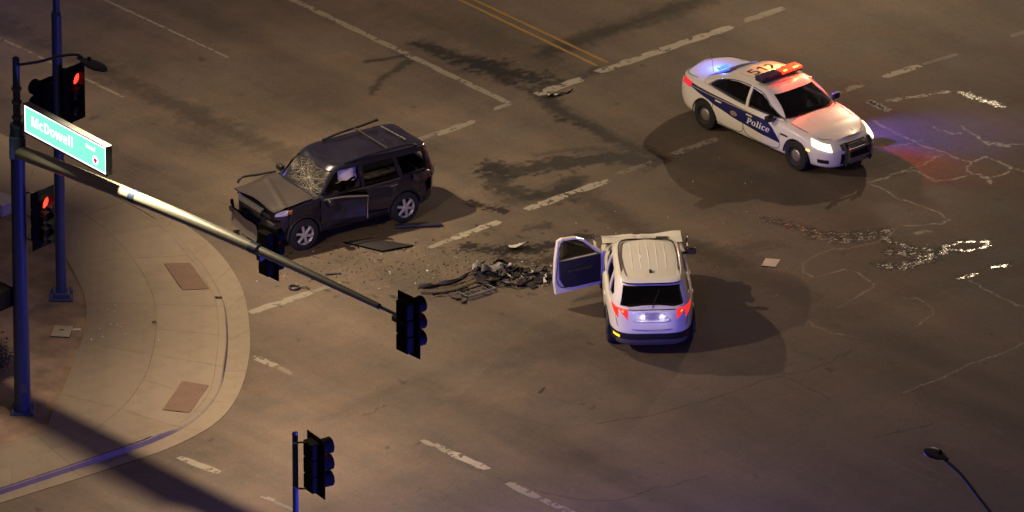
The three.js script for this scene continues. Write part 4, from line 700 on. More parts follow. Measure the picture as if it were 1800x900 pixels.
  part('door_top', tube([V(-0.06, 1.07, -0.04), V(-0.5, 1.07, -0.05), V(-1.06, 1.03, -0.13)], 0.02, 14, 6), mat(0.1, 0.085, 0.07, 0.5), fd);
  // crumpled rear quarter under the back window
  for (let i = 0; i < 5; i++) { const x0 = -1.5 - i * 0.13, l = 0.16 + dr() * 0.1, k = dr() * 6; part('torn_quarter', sheet((a, b) => { const p = B.side(x0 - l * a, lerp(3.5, 4.6, b) + (dr, 0.15 * Math.sin(a * 7 + k)), -1); return p.add(V(0, 0, -0.03 - 0.05 * Math.sin(a * 4 + b * 3 + k) * b)); }, 6, 6, 0.004, 0.012, p => V(0, 0, -1)), i % 2 ? PAINT : mat(0.12, 0.11, 0.1, 0.35, { metalness: 0.6 }), t); }
  // front: lamps, grille, hanging bumper
  part('headlight', sheet((a, b) => B.at(-lerp(0.62, 1.0, a), lerp(3.5, 4.5, b)), 8, 5, 0.01, 0.02, outC), mat(0.55, 0.55, 0.6, 0.12, { clearcoat: 1 }), t);
  part('headlight', sheet((a, b) => B.at(lerp(0.62, 1.0, a), lerp(3.5, 4.5, b)), 8, 5, 0.01, 0.02, outC), mat(0.55, 0.55, 0.6, 0.12, { clearcoat: 1 }), t);
  part('turn_lamp', sheet((a, b) => B.at(-lerp(1.02, 1.1, a), lerp(3.6, 4.3, b)), 4, 4, 0.01, 0.02, outC), mat(0.4, 0.12, 0.02, 0.3), t);
  const gr = part('grille', sheet((a, b) => B.end(lerp(-0.42, 0.55, a), lerp(3.2, 4.4, b), 1).add(V(-0.03, 0, 0)), 10, 6, 0.01, 0.03, outC), mat(0.06, 0.06, 0.065, 0.4, { metalness: 0.5 }), t);
  each('grille_bar', [0.3, 0.62].map(f => tube([-0.4, 0, 0.5].map(z => B.end(z, 3.2 + 1.2 * f, 1).add(V(-0.01, 0, 0))), 0.02, 12, 6)), mat(0.2, 0.2, 0.2, 0.3, { metalness: 0.8 }), gr);
  const bm = part('front_bumper', sheet((a, b) => { const z = lerp(-0.42, 0.86, a); return V(2.22 - 0.22 * (Math.abs(z) / 0.9) ** 4 - 0.04 * Math.sin(b * 3), 0.3 + 0.42 * b - 0.1 * (1 - a) + 0.015 * Math.sin(a * 14), z + 0.06); }, 26, 10, 0.02, 0.05, () => V(1, 0, 0)), mat(0.13, 0.115, 0.105, 0.55), t);
  part('fog_lamp', [(() => { const q = new THREE.CylinderGeometry(0.07, 0.07, 0.05, 18); q.rotateZ(Math.PI / 2); q.translate(2.17, 0.62, 0.7); return q; })()], mat(0.02, 0.02, 0.02, 0.3), bm);
  part('bumper_beam', [box(0.1, 0.14, 1.3, 2.0, 0.5, 0.05, 0.02), rod(V(1.9, 0.45, -0.6), V(2.12, 0.3, -0.75), 0.03)], TRIM, t);
  part('engine', [box(0.35, 0.4, 0.55, 1.86, 0.55, -0.5, 0.05)], CABIN, t);
  const hd2 = part('hood', sheet((a, b) => { const x = lerp(1.02, 2.04, b), z = lerp(-0.8, 0.8, a), p = B.top(Math.min(x, 1.98), z); return V(x, p.y + 0.018 + 0.05 * Math.exp(-(((z - 0.62) / 0.16) ** 2)) * (1 - b) + 0.014 * Math.sin(z * 5 + x * 4) + 0.02 * Math.exp(-(((x + z * 0.3 - 1.5) / 0.06) ** 2)), z); }, 30, 22, 0.008, 0.02, () => V(0, 1, 0)), mat(0.05, 0.042, 0.04, 0.42, { metalness: 0.25, clearcoat: 0.5, clearcoatRoughness: 0.25 }), t);
  part('lifted_trim', [tube([V(0.95, 1.16, 0.82), V(1.35, 1.17, 0.86), V(1.82, 1.19, 0.88), V(1.9, 1.09, 0.88)], 0.03, 20, 6)], TRIM, t);
  // roof: rails torn loose
  part('roof_rail', [tube([[-1.75, 0], [-1.6, 0.05], [-0.4, 0.05], [0.1, 0]].map(p => G.side(p[0], 2.7, -1).add(V(0, p[1], 0))), 0.024, 24, 8)], PAINT, t);
  part('roof_rail', [tube([V(-1.55, 1.8, 0.7), V(-1.2, 1.77, 0.69), V(-0.6, 1.75, 0.66), V(-0.15, 1.71, 0.62)], 0.03, 24, 8), box(0.14, 0.06, 0.05, -1.58, 1.8, 0.7, 0.02)], TRIM, t);
  part('cross_bar', [rod(V(-1.0, 1.77, 0.68), V(-1.05, 1.73, -0.6), 0.022, 0.022, 8)], TRIM, t);
  part('cross_bar', [rod(V(-1.5, 1.8, 0.35), V(-1.62, 1.75, -0.45), 0.03, 0.02, 8)], CHROME, t);
  mirror(t, 0.72, 1.14, 0.88, TRIM);
  part('hanging_mirror', [box(0.14, 0.16, 0.2, 0.7, 1.0, -0.98, 0.05)], PAINT, t);
  part('interior', [box(2.9, 0.03, 1.5, -0.62, 0.56, 0), box(0.3, 0.3, 1.4, 0.72, 0.98, 0, 0.06), box(0.05, 0.4, 1.3, -1.9, 0.8, 0)], CABIN, t);
  seats(t, [[-0.3, 0.62], [-1.15, 0.6]], 0.38, 0.62, mat(0.045, 0.04, 0.04, 0.9));
}

// ---------------------------------------------------------------- poles, mast arm, signals, name sign
const A = V(1, 0, 0.472 / SP).normalize(), PB = V(A.z, 0, -A.x);                       // along the lanes; across them, away from the camera
const POLE = mat(0.022, 0.04, 0.085, 0.45), DARKP = mat(0.07, 0.075, 0.08, 0.5), ARM = mat(0.17, 0.185, 0.15, 0.5);
const CASE = mat(0.006, 0.006, 0.006, 0.85, { specularIntensity: 0.12 }), PLATE = mat(0.005, 0.005, 0.005, 0.9, { specularIntensity: 0.12 }), HEADC = mat(0.035, 0.037, 0.04, 0.5);
const REDL = glow(1, 0.03, 0.01, 3.5), OFFL = mat(0.02, 0.015, 0.012, 0.3), LENS = glow(1, 0.82, 0.52, 6, 0.4);
function lathePole(pts, seg = 20) { return new THREE.LatheGeometry(pts.map(p => new THREE.Vector2(...p)), seg); }
// a flat cobra head: its long axis along dir, light opening below
function luminaire(parent, at, dir, lit, len = 0.78) {
  const q = lathePole([[0.001, -0.5], [0.05, -0.5], [0.07, -0.36], [0.13, -0.2], [0.165, 0.05], [0.15, 0.28], [0.09, 0.43], [0.001, 0.5]], 20); q.scale(1, len, 0.5); q.rotateX(Math.PI / 2);
  const h = part('luminaire', q, HEADC, parent); h.position.copy(at); h.rotation.y = Math.atan2(dir.x, dir.z);
  const l = new THREE.CylinderGeometry(0.045, 0.045, 0.012, 24); l.scale(1, 1, 3); l.translate(0, -0.08, 0.04); part('lamp_lens', l, lit ? LENS : mat(0.35, 0.35, 0.33, 0.2), h);
  part('photocell', (() => { const c = new THREE.CylinderGeometry(0.035, 0.04, 0.06, 12); c.translate(0, 0.09, -0.12); return c; })(), CASE, h); return h;
}
// light of a street lamp: a few beams spread outward from the lens, as its optics do
function streetLight(at, aims, soft = 7) { for (const [p, I, ang, pen = 1] of aims) { const L = new THREE.SpotLight(LAMP_COLOUR, I, 0, ang, pen); L.position.copy(at).add(V(0, -0.12, 0)); L.target.position.copy(p); L.castShadow = true; L.shadow.radius = soft; scene.add(L, L.target); } }

const base1 = g(40, 722, 0.13); base1.y = 0.125;
const mastEnd = base1.clone().addScaledVector(A, 12.15).setY(6.54), mastA = base1.clone().setY(6.1), lum1 = base1.clone().addScaledVector(A, 2.64).addScaledVector(PB, -0.08).setY(8.95);
{
  const t = thing('signal_mast_pole', 'tall signal pole carrying the long mast arm over the road', 'signal pole', base1);
  part('pole_shaft', lathePole([[0.001, 0], [0.175, 0], [0.165, 3], [0.15, 6.5], [0.155, 6.52], [0.155, 6.6], [0.001, 6.62]]), POLE, t);
  part('base_plate', [box(0.5, 0.04, 0.5, 0, 0.02, 0, 0.01)], POLE, t);
  for (const [x, z] of [[-1, -1], [1, -1], [1, 1], [-1, 1]]) part('anchor_bolt', [rod(V(x * 0.2, 0.03, z * 0.2), V(x * 0.2, 0.12, z * 0.2), 0.02, 0.02, 8)], STEEL, t);
  part('pole_extension', lathePole([[0.001, 6.55], [0.085, 6.55], [0.075, 8.1], [0.001, 8.13]], 16), POLE, t);
  const loc = p => p.clone().sub(base1);
  const a0 = loc(mastA), a1 = loc(mastEnd), at = f => a0.clone().lerp(a1, f).add(V(0, 0.25 * Math.sin(f * Math.PI) * 0.5, 0));
  const n = 30, pts = []; for (let i = 0; i <= n; i++) pts.push(at(i / n));
  const arm = (f0, f1, r0, r1) => { const gs = []; const N = 16, pos = [], idx = [], seg = 20; for (let i = 0; i <= N; i++) { const f = lerp(f0, f1, i / N), p = at(f), d = at(f + 0.01).sub(at(f - 0.01)).normalize(), s = V(0, 1, 0).cross(d).normalize(), u = d.clone().cross(s), r = lerp(r0, r1, i / N); for (let k = 0; k < seg; k++) { const c = Math.cos(k / seg * 6.28319) * r, e = Math.sin(k / seg * 6.28319) * r; pos.push(p.x + s.x * c + u.x * e, p.y + s.y * c + u.y * e, p.z + s.z * c + u.z * e); } if (i) for (let k = 0; k < seg; k++) { const a = (i - 1) * seg + k, b = (i - 1) * seg + (k + 1) % seg; idx.push(a, a + seg, b, b, a + seg, b + seg); } } const q = fromTris(pos); q.setIndex(idx); q.computeVertexNormals(); return q; };
  part('mast_arm', arm(0, 0.64, 0.155, 0.115), ARM, t);
  part('mast_arm_tip', arm(0.63, 0.955, 0.1, 0.062), ARM, t);
  part('arm_collar', arm(0.625, 0.645, 0.125, 0.122), POLE, t); part('arm_collar', arm(0.31, 0.325, 0.146, 0.144), POLE, t); part('tip_tenon', arm(0.95, 1.01, 0.036, 0.032), POLE, t);
  part('arm_bracket', [box(0.34, 0.5, 0.34, 0, 6.1, 0, 0.03)], POLE, t);
  const l0 = V(0, 7.93, 0), l1 = loc(lum1).addScaledVector(A, -0.42);
  part('lamp_bracket', tube([l0, l0.clone().lerp(l1, 0.35).add(V(0, 0.02, 0)), l0.clone().lerp(l1, 0.75).add(V(0, 0.1, 0)), l1.clone().add(V(0, 0.06, 0)), l1.clone().addScaledVector(A, 0.12)], 0.032, 30, 8), POLE, t);
  luminaire(t, loc(lum1), A, true, 0.95);
  part('hand_hole', [box(0.12, 0.2, 0.02, 0.04, 0.6, 0.168, 0.008)], DARKP, t);
  for (const y of [6.75, 7.1, 7.4]) part('band_clamp', [(() => { const c = new THREE.CylinderGeometry(0.11, 0.11, 0.05, 16); c.translate(0, y, 0); return c; })()], DARKP, t);
}
const base2 = g(108, 522, 0.13); base2.y = 0.125; const D2 = V(0.36, 0, -0.93).normalize(), lum2 = base2.clone().addScaledVector(D2, 4.7).setY(10.3);
{
  const t = thing('street_light', 'slim tall light pole standing in the gravel bed', 'street light', base2);
  part('pole_shaft', lathePole([[0.001, 0], [0.115, 0], [0.112, 6.55], [0.116, 6.57], [0.116, 6.66], [0.001, 6.7]]), POLE, t);
  part('pole_top', lathePole([[0.001, 6.6], [0.078, 6.6], [0.06, 10.2], [0.001, 10.22]], 16), POLE, t);
  part('base_flange', [box(0.52, 0.05, 0.52, 0, 0.04, 0, 0.015), box(0.34, 0.12, 0.34, 0, 0.1, 0, 0.03)], POLE, t);
  for (const [x, z] of [[-1, -1], [1, -1], [1, 1], [-1, 1]]) part('anchor_bolt', [rod(V(x * 0.2, 0.06, z * 0.2), V(x * 0.2, 0.16, z * 0.2), 0.022, 0.022, 8)], STEEL, t);
  const l1 = lum2.clone().sub(base2).addScaledVector(D2, -0.36);
  part('lamp_bracket', tube([V(0, 9.8, 0), V(0, 9.8, 0).lerp(l1, 0.5).add(V(0, 0.12, 0)), l1.clone().add(V(0, 0.02, 0)), l1.clone().addScaledVector(D2, 0.1)], 0.032, 24, 8), POLE, t);
  luminaire(t, lum2.clone().sub(base2), D2, true);
}
const lum3 = g(1770, -210).setY(9);
{
  const b = g(1930, -290); const t = thing('street_light', 'lit street light beyond the patrol car, past the far lanes', 'street light', b);
  part('pole_shaft', lathePole([[0.001, 0], [0.12, 0], [0.07, 8.7], [0.001, 8.72]]), POLE, t); part('base_flange', [box(0.5, 0.05, 0.5, 0, 0.025, 0, 0.01)], POLE, t);
  const e = lum3.clone().sub(b), d = V(e.x, 0, e.z).normalize(), l1 = e.clone().addScaledVector(d, -0.36);
  part('lamp_bracket', tube([V(0, 8.5, 0), V(0, 8.5, 0).lerp(l1, 0.5).add(V(0, 0.1, 0)), l1, l1.clone().addScaledVector(d, 0.1)], 0.032, 20, 8), POLE, t); luminaire(t, e, d, true);
}
{ // the lamp at the near right corner, seen from above
  const h = g(1633, 1536).setY(9), d = A.clone().negate(), b = h.clone().addScaledVector(A, 3.1).setY(0);
  const t = thing('street_light', 'dark cobra head street light on a drooping arm over open asphalt', 'street light', b);
  const hl = h.clone().sub(b);
  part('pole_shaft', lathePole([[0.001, 0], [0.12, 0], [0.07, 7.6], [0.001, 7.62]]), DARKP, t); part('base_flange', [box(0.5, 0.05, 0.5, 0, 0.025, 0, 0.01)], DARKP, t);
  part('lamp_bracket', tube([V(0, 7.55, 0), hl.clone().multiplyScalar(0.3).setY(7.95), hl.clone().multiplyScalar(0.6).setY(8.5), hl.clone().multiplyScalar(0.78).setY(8.83), hl.clone().addScaledVector(d, -0.22).setY(8.98)], 0.034, 30, 8), DARKP, t);
  luminaire(t, hl, d, false, 0.62);
}
const C0 = g(900, 520), C1 = g(560, 300), C2 = g(300, 650), C3 = g(1350, 700);
streetLight(lum1, [[g(930, 640), 560, 0.85], [g(640, 1000), 330, 0.75], [g(200, 830), 250, 1.0]], 5);
streetLight(lum2, [[g(820, 450), 700, 0.8], [g(420, 20), 590, 0.9]]);
streetLight(lum3, [[g(1300, 300), 430, 0.85], [g(1750, 420), 200, 0.8], [g(1000, -60), 460, 0.8], [g(1800, -150), 40, 1.2]]);

// signal heads: local +x is the way they face
function signalHead(label, at, face, red = true, vl = 0.32) {
  const t = thing('traffic_signal', label, 'traffic light', at, Math.atan2(-face.z, face.x), 'signal heads with black backplates');
  const W = 0.66, H = 1.28, sh = new THREE.Shape(); sh.moveTo(-W / 2, -H / 2); sh.lineTo(W / 2, -H / 2); sh.lineTo(W / 2, H / 2); sh.lineTo(-W / 2, H / 2); sh.closePath();
  const bp = new THREE.ExtrudeGeometry(sh, { depth: 0.012, bevelEnabled: true, bevelSize: 0.012, bevelThickness: 0.008, bevelSegments: 1 }); bp.rotateY(Math.PI / 2); part('backplate', bp, PLATE, t);
  for (let k = 0; k < 3; k++) {
    const y = 0.37 - k * 0.37; const hs = part('signal_section', [box(0.2, 0.36, 0.36, -0.1, y, 0, 0.03)], CASE, t);
    const v = new THREE.CylinderGeometry(0.172, 0.155, vl, 24, 1, true, 0.55, Math.PI * 2 - 1.1); v.rotateZ(-Math.PI / 2); v.rotateX(Math.PI / 2); v.translate(0.02 + vl / 2, y, 0);
    const vi = part('visor', v, CASE, hs); const l = new THREE.SphereGeometry(0.145, 20, 8, 0, Math.PI * 2, 0, 0.6); l.scale(1.7, 0.35, 1.7); l.rotateZ(-Math.PI / 2); l.translate(-0.01, y, 0);
    part('lens', l, k === 0 && red ? REDL : OFFL, hs);
  }
  if (red) { const L = new THREE.PointLight(RGB(1, 0.04, 0.01), 0.3); L.position.copy(at).addScaledVector(face, 0.1).add(V(0, 0.37, 0)); L.castShadow = true; scene.add(L); }
  return t;
}
function hanger(t, pts) { part('bracket', tube(pts.map(p => V(...p)), 0.022, 12, 6), DARKP, t); }
const FB = PB.clone().normalize(), FV = V(0.87, 0, 0.49).normalize();
{ const s = signalHead('black signal head hung at the tip of the mast arm', base1.clone().addScaledVector(A, 12.52).setY(6.45), FB); part('tenon_clamp', [box(0.12, 0.12, 0.42, -0.14, 0.1, -0.1, 0.02)], DARKP, s); }
{ const s = signalHead('black signal head clamped halfway along the mast arm', base1.clone().addScaledVector(A, 7.75).addScaledVector(FB, 0.34).setY(6.33), FB); s.scale.setScalar(0.86); part('tenon_clamp', [box(0.22, 0.14, 0.14, -0.24, -0.06, 0, 0.02)], DARKP, s); }
{ const s = signalHead('signal head with glowing red lens high on the slim light pole', base2.clone().add(V(0.34, 0, 0.05)).setY(4.92), V(0.76, 0, 0.65).normalize(), true, 0.15); hanger(s, [[-0.1, 0.5, 0], [-0.2, 0.56, 0.1], [-0.3, 0.5, 0.16]]); hanger(s, [[-0.1, -0.5, 0], [-0.2, -0.56, 0.1], [-0.3, -0.5, 0.16]]); }
{ const s = signalHead('signal head turned away, behind the lit street name sign', base2.clone().add(V(-0.28, 0, -0.1)).setY(4.55), V(-0.72, 0, -0.69).normalize(), false); hanger(s, [[-0.1, 0.5, 0], [-0.1, 0.56, 0.2], [-0.1, 0.5, 0.34]]); }
{ const s = signalHead('signal head with red lens on the side of the mast pole', base1.clone().add(V(0.5, 0, 0)).setY(4.58), V(0.76, 0, 0.65).normalize(), true, 0.15); hanger(s, [[-0.1, 0.5, 0], [-0.25, 0.54, 0.1], [-0.42, 0.5, 0.2]]); hanger(s, [[-0.1, -0.5, 0], [-0.25, -0.54, 0.1], [-0.42, -0.5, 0.2]]); }
{
  const b = g(521, 1041); const p = thing('signal_post', 'slim post with one signal head on the near side of the road', 'signal post', b);
  part('post_shaft', lathePole([[0.001, 0], [0.062, 0], [0.06, 3.6], [0.001, 3.62]], 16), POLE, p); part('post_base', lathePole([[0.001, 0], [0.2, 0], [0.16, 0.1], [0.1, 0.3], [0.062, 0.34]], 16), POLE, p);
  const f = V(0.85, 0, -0.53).normalize(); const s = signalHead('signal head on the slim post, its red lamp lighting the visor', b.clone().add(V(0.42, 0, 0.06)).setY(2.9), f);
  hanger(s, [[-0.1, 0.5, 0], [-0.25, 0.52, -0.12], [-0.4, 0.5, -0.2]]); hanger(s, [[-0.1, -0.5, 0], [-0.25, -0.52, -0.12], [-0.4, -0.5, -0.2]]);
}
{ // pedestrian head on the mast pole
  const t = thing('pedestrian_signal', 'black pedestrian signal box on the side of the mast pole', 'pedestrian signal', base1.clone().add(V(-0.38, 0, 0.04)).setY(2.75), 2.4);
  part('signal_case', [box(0.24, 0.44, 0.46, 0, 0, 0, 0.03)], CASE, t); part('hood', [box(0.2, 0.02, 0.46, 0.2, 0.21, 0), box(0.2, 0.4, 0.02, 0.2, 0, 0.22), box(0.2, 0.4, 0.02, 0.2, 0, -0.22)], CASE, t); part('screen', [box(0.01, 0.36, 0.38, 0.125, 0, 0)], OFFL, t);
  part('bracket', [rod(V(0, 0, -0.2), V(-0.2, 0, -0.42), 0.03, 0.03, 8)], DARKP, t);
}
{ // lit street name sign
  const D = V(1, 0, 0.52 / SP).normalize(), N = V(-D.z, 0, D.x), L = 2.84, H = 0.6;
  const c = base1.clone().addScaledVector(D, 0.3 + L / 2).addScaledVector(N, 0.02).setY(6.96);
  const t = thing('street_name_sign', 'lit green McDowell street name sign above the mast arm', 'street sign', c, Math.atan2(-D.z, D.x));
  const sag = -0.012; 
  part('sign_case', [box(L + 0.06, H + 0.08, 0.14, 0, 0, -0.075, 0.02)], mat(0.05, 0.055, 0.055, 0.45), t);
  const face = canvasTex(1440, 304, (x, w, h) => {
    x.fillStyle = '#fff'; x.fillRect(0, 0, w, h); x.fillStyle = '#66dca0'; x.fillRect(16, 16, w - 32, h - 32);
    x.fillStyle = '#fff'; x.font = 'bold 160px sans-serif'; x.textAlign = 'left'; x.textBaseline = 'alphabetic'; x.fillText('McDowell', 110, 200, 780);
    x.font = 'bold 70px sans-serif'; x.fillText('Road', 1085, 112, 230);
    x.beginPath(); x.arc(1250, 205, 52, 0, 7); x.fill();
    x.fillStyle = '#8c1848'; x.beginPath(); x.moveTo(1250, 168); x.quadraticCurveTo(1258, 195, 1284, 190); x.quadraticCurveTo(1276, 228, 1250, 240); x.quadraticCurveTo(1224, 228, 1216, 190); x.quadraticCurveTo(1242, 195, 1250, 168); x.fill();
  });
  const fm = new THREE.MeshStandardMaterial({ roughness: 0.3, emissive: 0xffffff, emissiveMap: face, map: face, emissiveIntensity: 2.2 }); fm.color.setRGB(0.3, 0.3, 0.3);
  const q = new THREE.PlaneGeometry(L, H); q.translate(0, 0, 0.004); part('sign_face', q, fm, t);
  const fb = mat(0.06, 0.065, 0.065, 0.4);
  for (const s of [-1, 1]) { part('frame_bar', [box(L + 0.08, 0.035, 0.03, 0, s * (H / 2 + 0.02), 0.004, 0.008)], fb, t); part('frame_bar', [box(0.035, H, 0.03, s * (L / 2 + 0.02), 0, 0.004, 0.008)], fb, t); }
  part('hanger', [rod(V(-L / 2 - 0.02, 0.2, -0.1), V(-L / 2 - 0.22, 0.2, -0.14), 0.025, 0.025, 8)], DARKP, t); part('hanger', [rod(V(-L / 2 - 0.02, -0.2, -0.1), V(-L / 2 - 0.22, -0.2, -0.14), 0.025, 0.025, 8)], DARKP, t);
  t.updateMatrixWorld(true);
  const ra = new THREE.RectAreaLight(RGB(0.35, 1, 0.6), 0.5, L, H); ra.position.copy(t.localToWorld(V(0, 0, 0.05))); ra.lookAt(t.localToWorld(V(0, 0, 5))); scene.add(ra);
}
// ---------------------------------------------------------------- small things on the corner
{
  const q = [[96, 573], [129, 575], [122, 594], [89, 592]].map(p => g(p[0], p[1], 0.13)); const bl = (a, b) => q[0].clone().lerp(q[1], a).lerp(q[3].clone().lerp(q[2], a), b).setY(0.145);
  const t = thing('utility_cover', 'pale square utility lid set in the gravel bed', 'utility cover'); part('lid_plate', uvFlat(sheet(bl, 4, 4, 0.006, 0.03, up)), conc(0.3, 0.26, 0.2), t);
  part('lift_slot', [box(0.1, 0.01, 0.03, ...g(109, 580, 0.15).setY(0.152).toArray())], SEAM, t);
  single('paper_scrap', 'thin pale scrap lying beside the utility lid', 'litter', (() => { const q = box(0.2, 0.012, 0.07, 0, 0, 0, 0.004); const p = g(134, 579, 0.14); q.translate(p.x, 0.14, p.z); return q; })(), mat(0.5, 0.46, 0.36, 0.8));
  const bp = g(6, 372, 0.13); const ut = thing('utility_box', 'low pale utility box with sloped lid, at the gravel edge', 'utility box', bp.setY(0.12), -0.7);
  part('box_body', [box(0.9, 0.26, 0.5, -0.25, 0.13, 0, 0.03)], conc(0.34, 0.32, 0.3), ut); part('box_lid', [box(0.94, 0.05, 0.54, -0.25, 0.285, 0, 0.02)], conc(0.42, 0.4, 0.38), ut);
}
{ // low desert shrub behind the mast pole
  const r = rng(63), c = g(-6, 650, 0.13); const t = thing('shrub', 'low dark desert shrub beside the mast pole', 'shrub', c.setY(0.12));
  const stems = [], leaves = []; for (let k = 0; k < 14; k++) { const a = r() * 6.28, e = V(Math.cos(a) * 0.35, 0.3 + r() * 0.3, Math.sin(a) * 0.35); stems.push(rod(V(0, 0, 0), e, 0.012, 0.005, 5)); for (let i = 0; i < 60; i++) { const p = e.clone().multiplyScalar(0.4 + r() * 0.75).add(V((r() - 0.5) * 0.3, (r() - 0.5) * 0.2, (r() - 0.5) * 0.3)); if (p.y < 0.03) p.y = 0.03; const l = new THREE.PlaneGeometry(0.05, 0.025); l.rotateX(r() * 6); l.rotateY(r() * 6); l.translate(p.x, p.y, p.z); leaves.push(l); } }
  part('stems', stems, mat(0.05, 0.035, 0.025, 0.9), t).userData.kind = 'stuff'; part('foliage', leaves, mat(0.035, 0.045, 0.025, 0.8, { side: THREE.DoubleSide }), t).userData.kind = 'stuff';
}
// ---------------------------------------------------------------- wreckage
const wr = rng(2024);
function ribbon(px, width, thick, hs, twist = 0.3) { // a bent strip of plastic lying on the road
  const c = new THREE.CatmullRomCurve3(px.map((p, i) => g(p[0], p[1], hs[i % hs.length]).setY(hs[i % hs.length])));
  return sheet((a, b) => { const p = c.getPoint(a), d = c.getTangent(a), n = V(-d.z, 0, d.x).normalize(), w = (b - 0.5) * width * (0.75 + 0.4 * Math.sin(a * 5 + 1)); return p.addScaledVector(n, w * Math.cos(twist)).add(V(0, Math.abs(w) * Math.sin(twist) + 0.02 * Math.sin(a * 17 + b * 4) + 0.03, 0)); }, 26, 5, 0.012, 0.024, up);
}
const BLK = mat(0.022, 0.021, 0.025, 0.42), GREY = mat(0.065, 0.06, 0.07, 0.42), SILV = mat(0.15, 0.14, 0.145, 0.4), WPL = mat(0.5, 0.48, 0.45, 0.45);
single('bumper_strip', 'long curved dark bumper strip lying behind the mast signal', 'car part', ribbon([[735, 512], [770, 509], [803, 499], [832, 484], [850, 465]], 0.2, 0.02, [0.03, 0.05, 0.07, 0.1, 0.06], 0.9), BLK);
single('bumper_strip', 'thin bent moulding strip lying along the curved dark bumper', 'car part', ribbon([[768, 502], [808, 491], [832, 477], [842, 468]], 0.06, 0.02, [0.02, 0.06, 0.09, 0.03]), GREY);
{
  const t = thing('torn_grille', 'torn dark car grille with pale edge lying on the asphalt', 'car part', g(838, 516).setY(0.05), 0.62);
  const fr = [[-0.36, -0.15], [0.36, -0.17], [0.4, 0.14], [-0.34, 0.17]], P = fr.map(p => V(p[0], 0.02, p[1]));
  for (let k = 0; k < 4; k++) part('frame_rail', [rod(P[k], P[(k + 1) % 4], 0.026, 0.026, 8)], k === 2 ? SILV : BLK, t);
  for (let k = 1; k < 5; k++) part('grille_bar', [rod(P[0].clone().lerp(P[1], k / 5), P[3].clone().lerp(P[2], k / 5), 0.014, 0.014, 6)], BLK, t);
}
function shard(w, l, h) { // a curled, ragged panel
  h *= 0.62; const a0 = wr() * 6, k1 = 2 + wr() * 3, n = 7, jag = [...Array(9)].map(() => 0.7 + wr() * 0.5); const tilt = (wr() - 0.3) * 0.9;
  return sheet((a, b) => { const e = jag[Math.round(a * 8)], z = (b - 0.5) * w * e, x = (a - 0.5) * l; return V(x, 0.02 + h * (0.5 + 0.5 * Math.sin(a * k1 + a0)) * (0.4 + b) + Math.max(0, z * tilt), z); }, 8, n, 0.006, 0.014, up);
}
for (const [px, w, h, l] of [
  [[[838, 488], [862, 478], [880, 488], [902, 480]], 0.07, 0.1, 'black bent strip looping over the grey fragments'], [[[850, 506], [880, 498], [910, 504], [940, 492]], 0.08, 0.06, 'black bent strip under the heap of fragments'],
  [[[905, 470], [925, 486], [948, 482], [965, 500]], 0.06, 0.08, 'black wiry strip beside the open door'], [[[760, 520], [790, 516], [822, 508]], 0.05, 0.03, 'thin black wire leading to the torn grille'], [[[870, 462], [885, 470], [880, 482]], 0.06, 0.14, 'short black strip standing out of the heap'],
]) single('torn_strip', l, 'car part', ribbon(px, w, 0.01, [0.02, h, h * 0.7, 0.02], 0.5), BLK);
for (const [u, v, l, w, h, m, lab] of [
  [850, 482, 0.5, 0.22, 0.16, GREY, 0], [868, 476, 0.4, 0.3, 0.2, SILV, 0], [882, 484, 0.36, 0.22, 0.22, GREY, 0], [872, 494, 0.42, 0.2, 0.1, BLK, 0], [893, 474, 0.32, 0.2, 0.18, SILV, 0], [858, 500, 0.4, 0.16, 0.12, GREY, 0], [845, 495, 0.3, 0.2, 0.14, BLK, 0],
  [903, 488, 0.3, 0.16, 0.12, BLK, 0], [916, 500, 0.34, 0.2, 0.06, BLK, 0], [890, 500, 0.3, 0.14, 0.08, GREY, 0], [800, 524, 0.3, 0.16, 0.06, GREY, 0], [815, 531, 0.22, 0.1, 0.05, GREY, 0],
  [899, 472, 0.16, 0.08, 0.08, WPL, 0], [935, 482, 0.14, 0.1, 0.08, WPL, 0], [953, 478, 0.24, 0.08, 0.1, SILV, 0], [958, 494, 0.3, 0.07, 0.12, WPL, 0], [966, 470, 0.14, 0.06, 0.08, SILV, 0], [940, 497, 0.3, 0.18, 0.08, BLK, 0], [925, 478, 0.26, 0.18, 0.08, BLK, 0], [866, 486, 0.5, 0.12, 0.24, BLK, 0], [878, 470, 0.44, 0.1, 0.2, BLK, 0], [848, 474, 0.4, 0.1, 0.18, BLK, 0], [910, 478, 0.36, 0.12, 0.14, BLK, 0], [948, 488, 0.4, 0.2, 0.1, BLK, 0], [932, 504, 0.3, 0.16, 0.06, BLK, 0], [968, 488, 0.3, 0.16, 0.12, BLK, 0]]) {
  const q = shard(w, l, h); q.rotateY(wr() * 6.28); const o = single('bumper_fragment', m === BLK ? 'black torn plastic fragment in the heap beside the open door' : m === GREY ? 'grey torn bumper fragment in the heap beside the open door' : m === SILV ? 'silvery torn fragment in the heap beside the open door' : 'small white torn fragment in the heap beside the open door', 'car part', q, m, m === BLK ? 'black torn fragments' : m === GREY ? 'grey torn fragments' : m === SILV ? 'silvery torn fragments' : 'white torn fragments'); o.position.copy(g(u, v).setY(0.006));
}
{ const q = shard(0.26, 0.42, 0.14); q.rotateY(0.2); single('fender_shard', 'white torn fender shard lying in the dark fluid', 'car part', q, WPL).position.copy(g(911, 436).setY(0.01)); }
single('running_board', 'dark straight running board lying behind the rear wheel', 'car part', (() => { const a = g(694, 401), b = g(777, 397); a.y = b.y = 0.06; const L = a.distanceTo(b), q = box(L, 0.07, 0.16, 0, 0, 0, 0.03); q.rotateY(Math.atan2(-(b.z - a.z), b.x - a.x)); const c = a.lerp(b, 0.5); q.translate(c.x, 0.05, c.z); return q; })(), BLK);
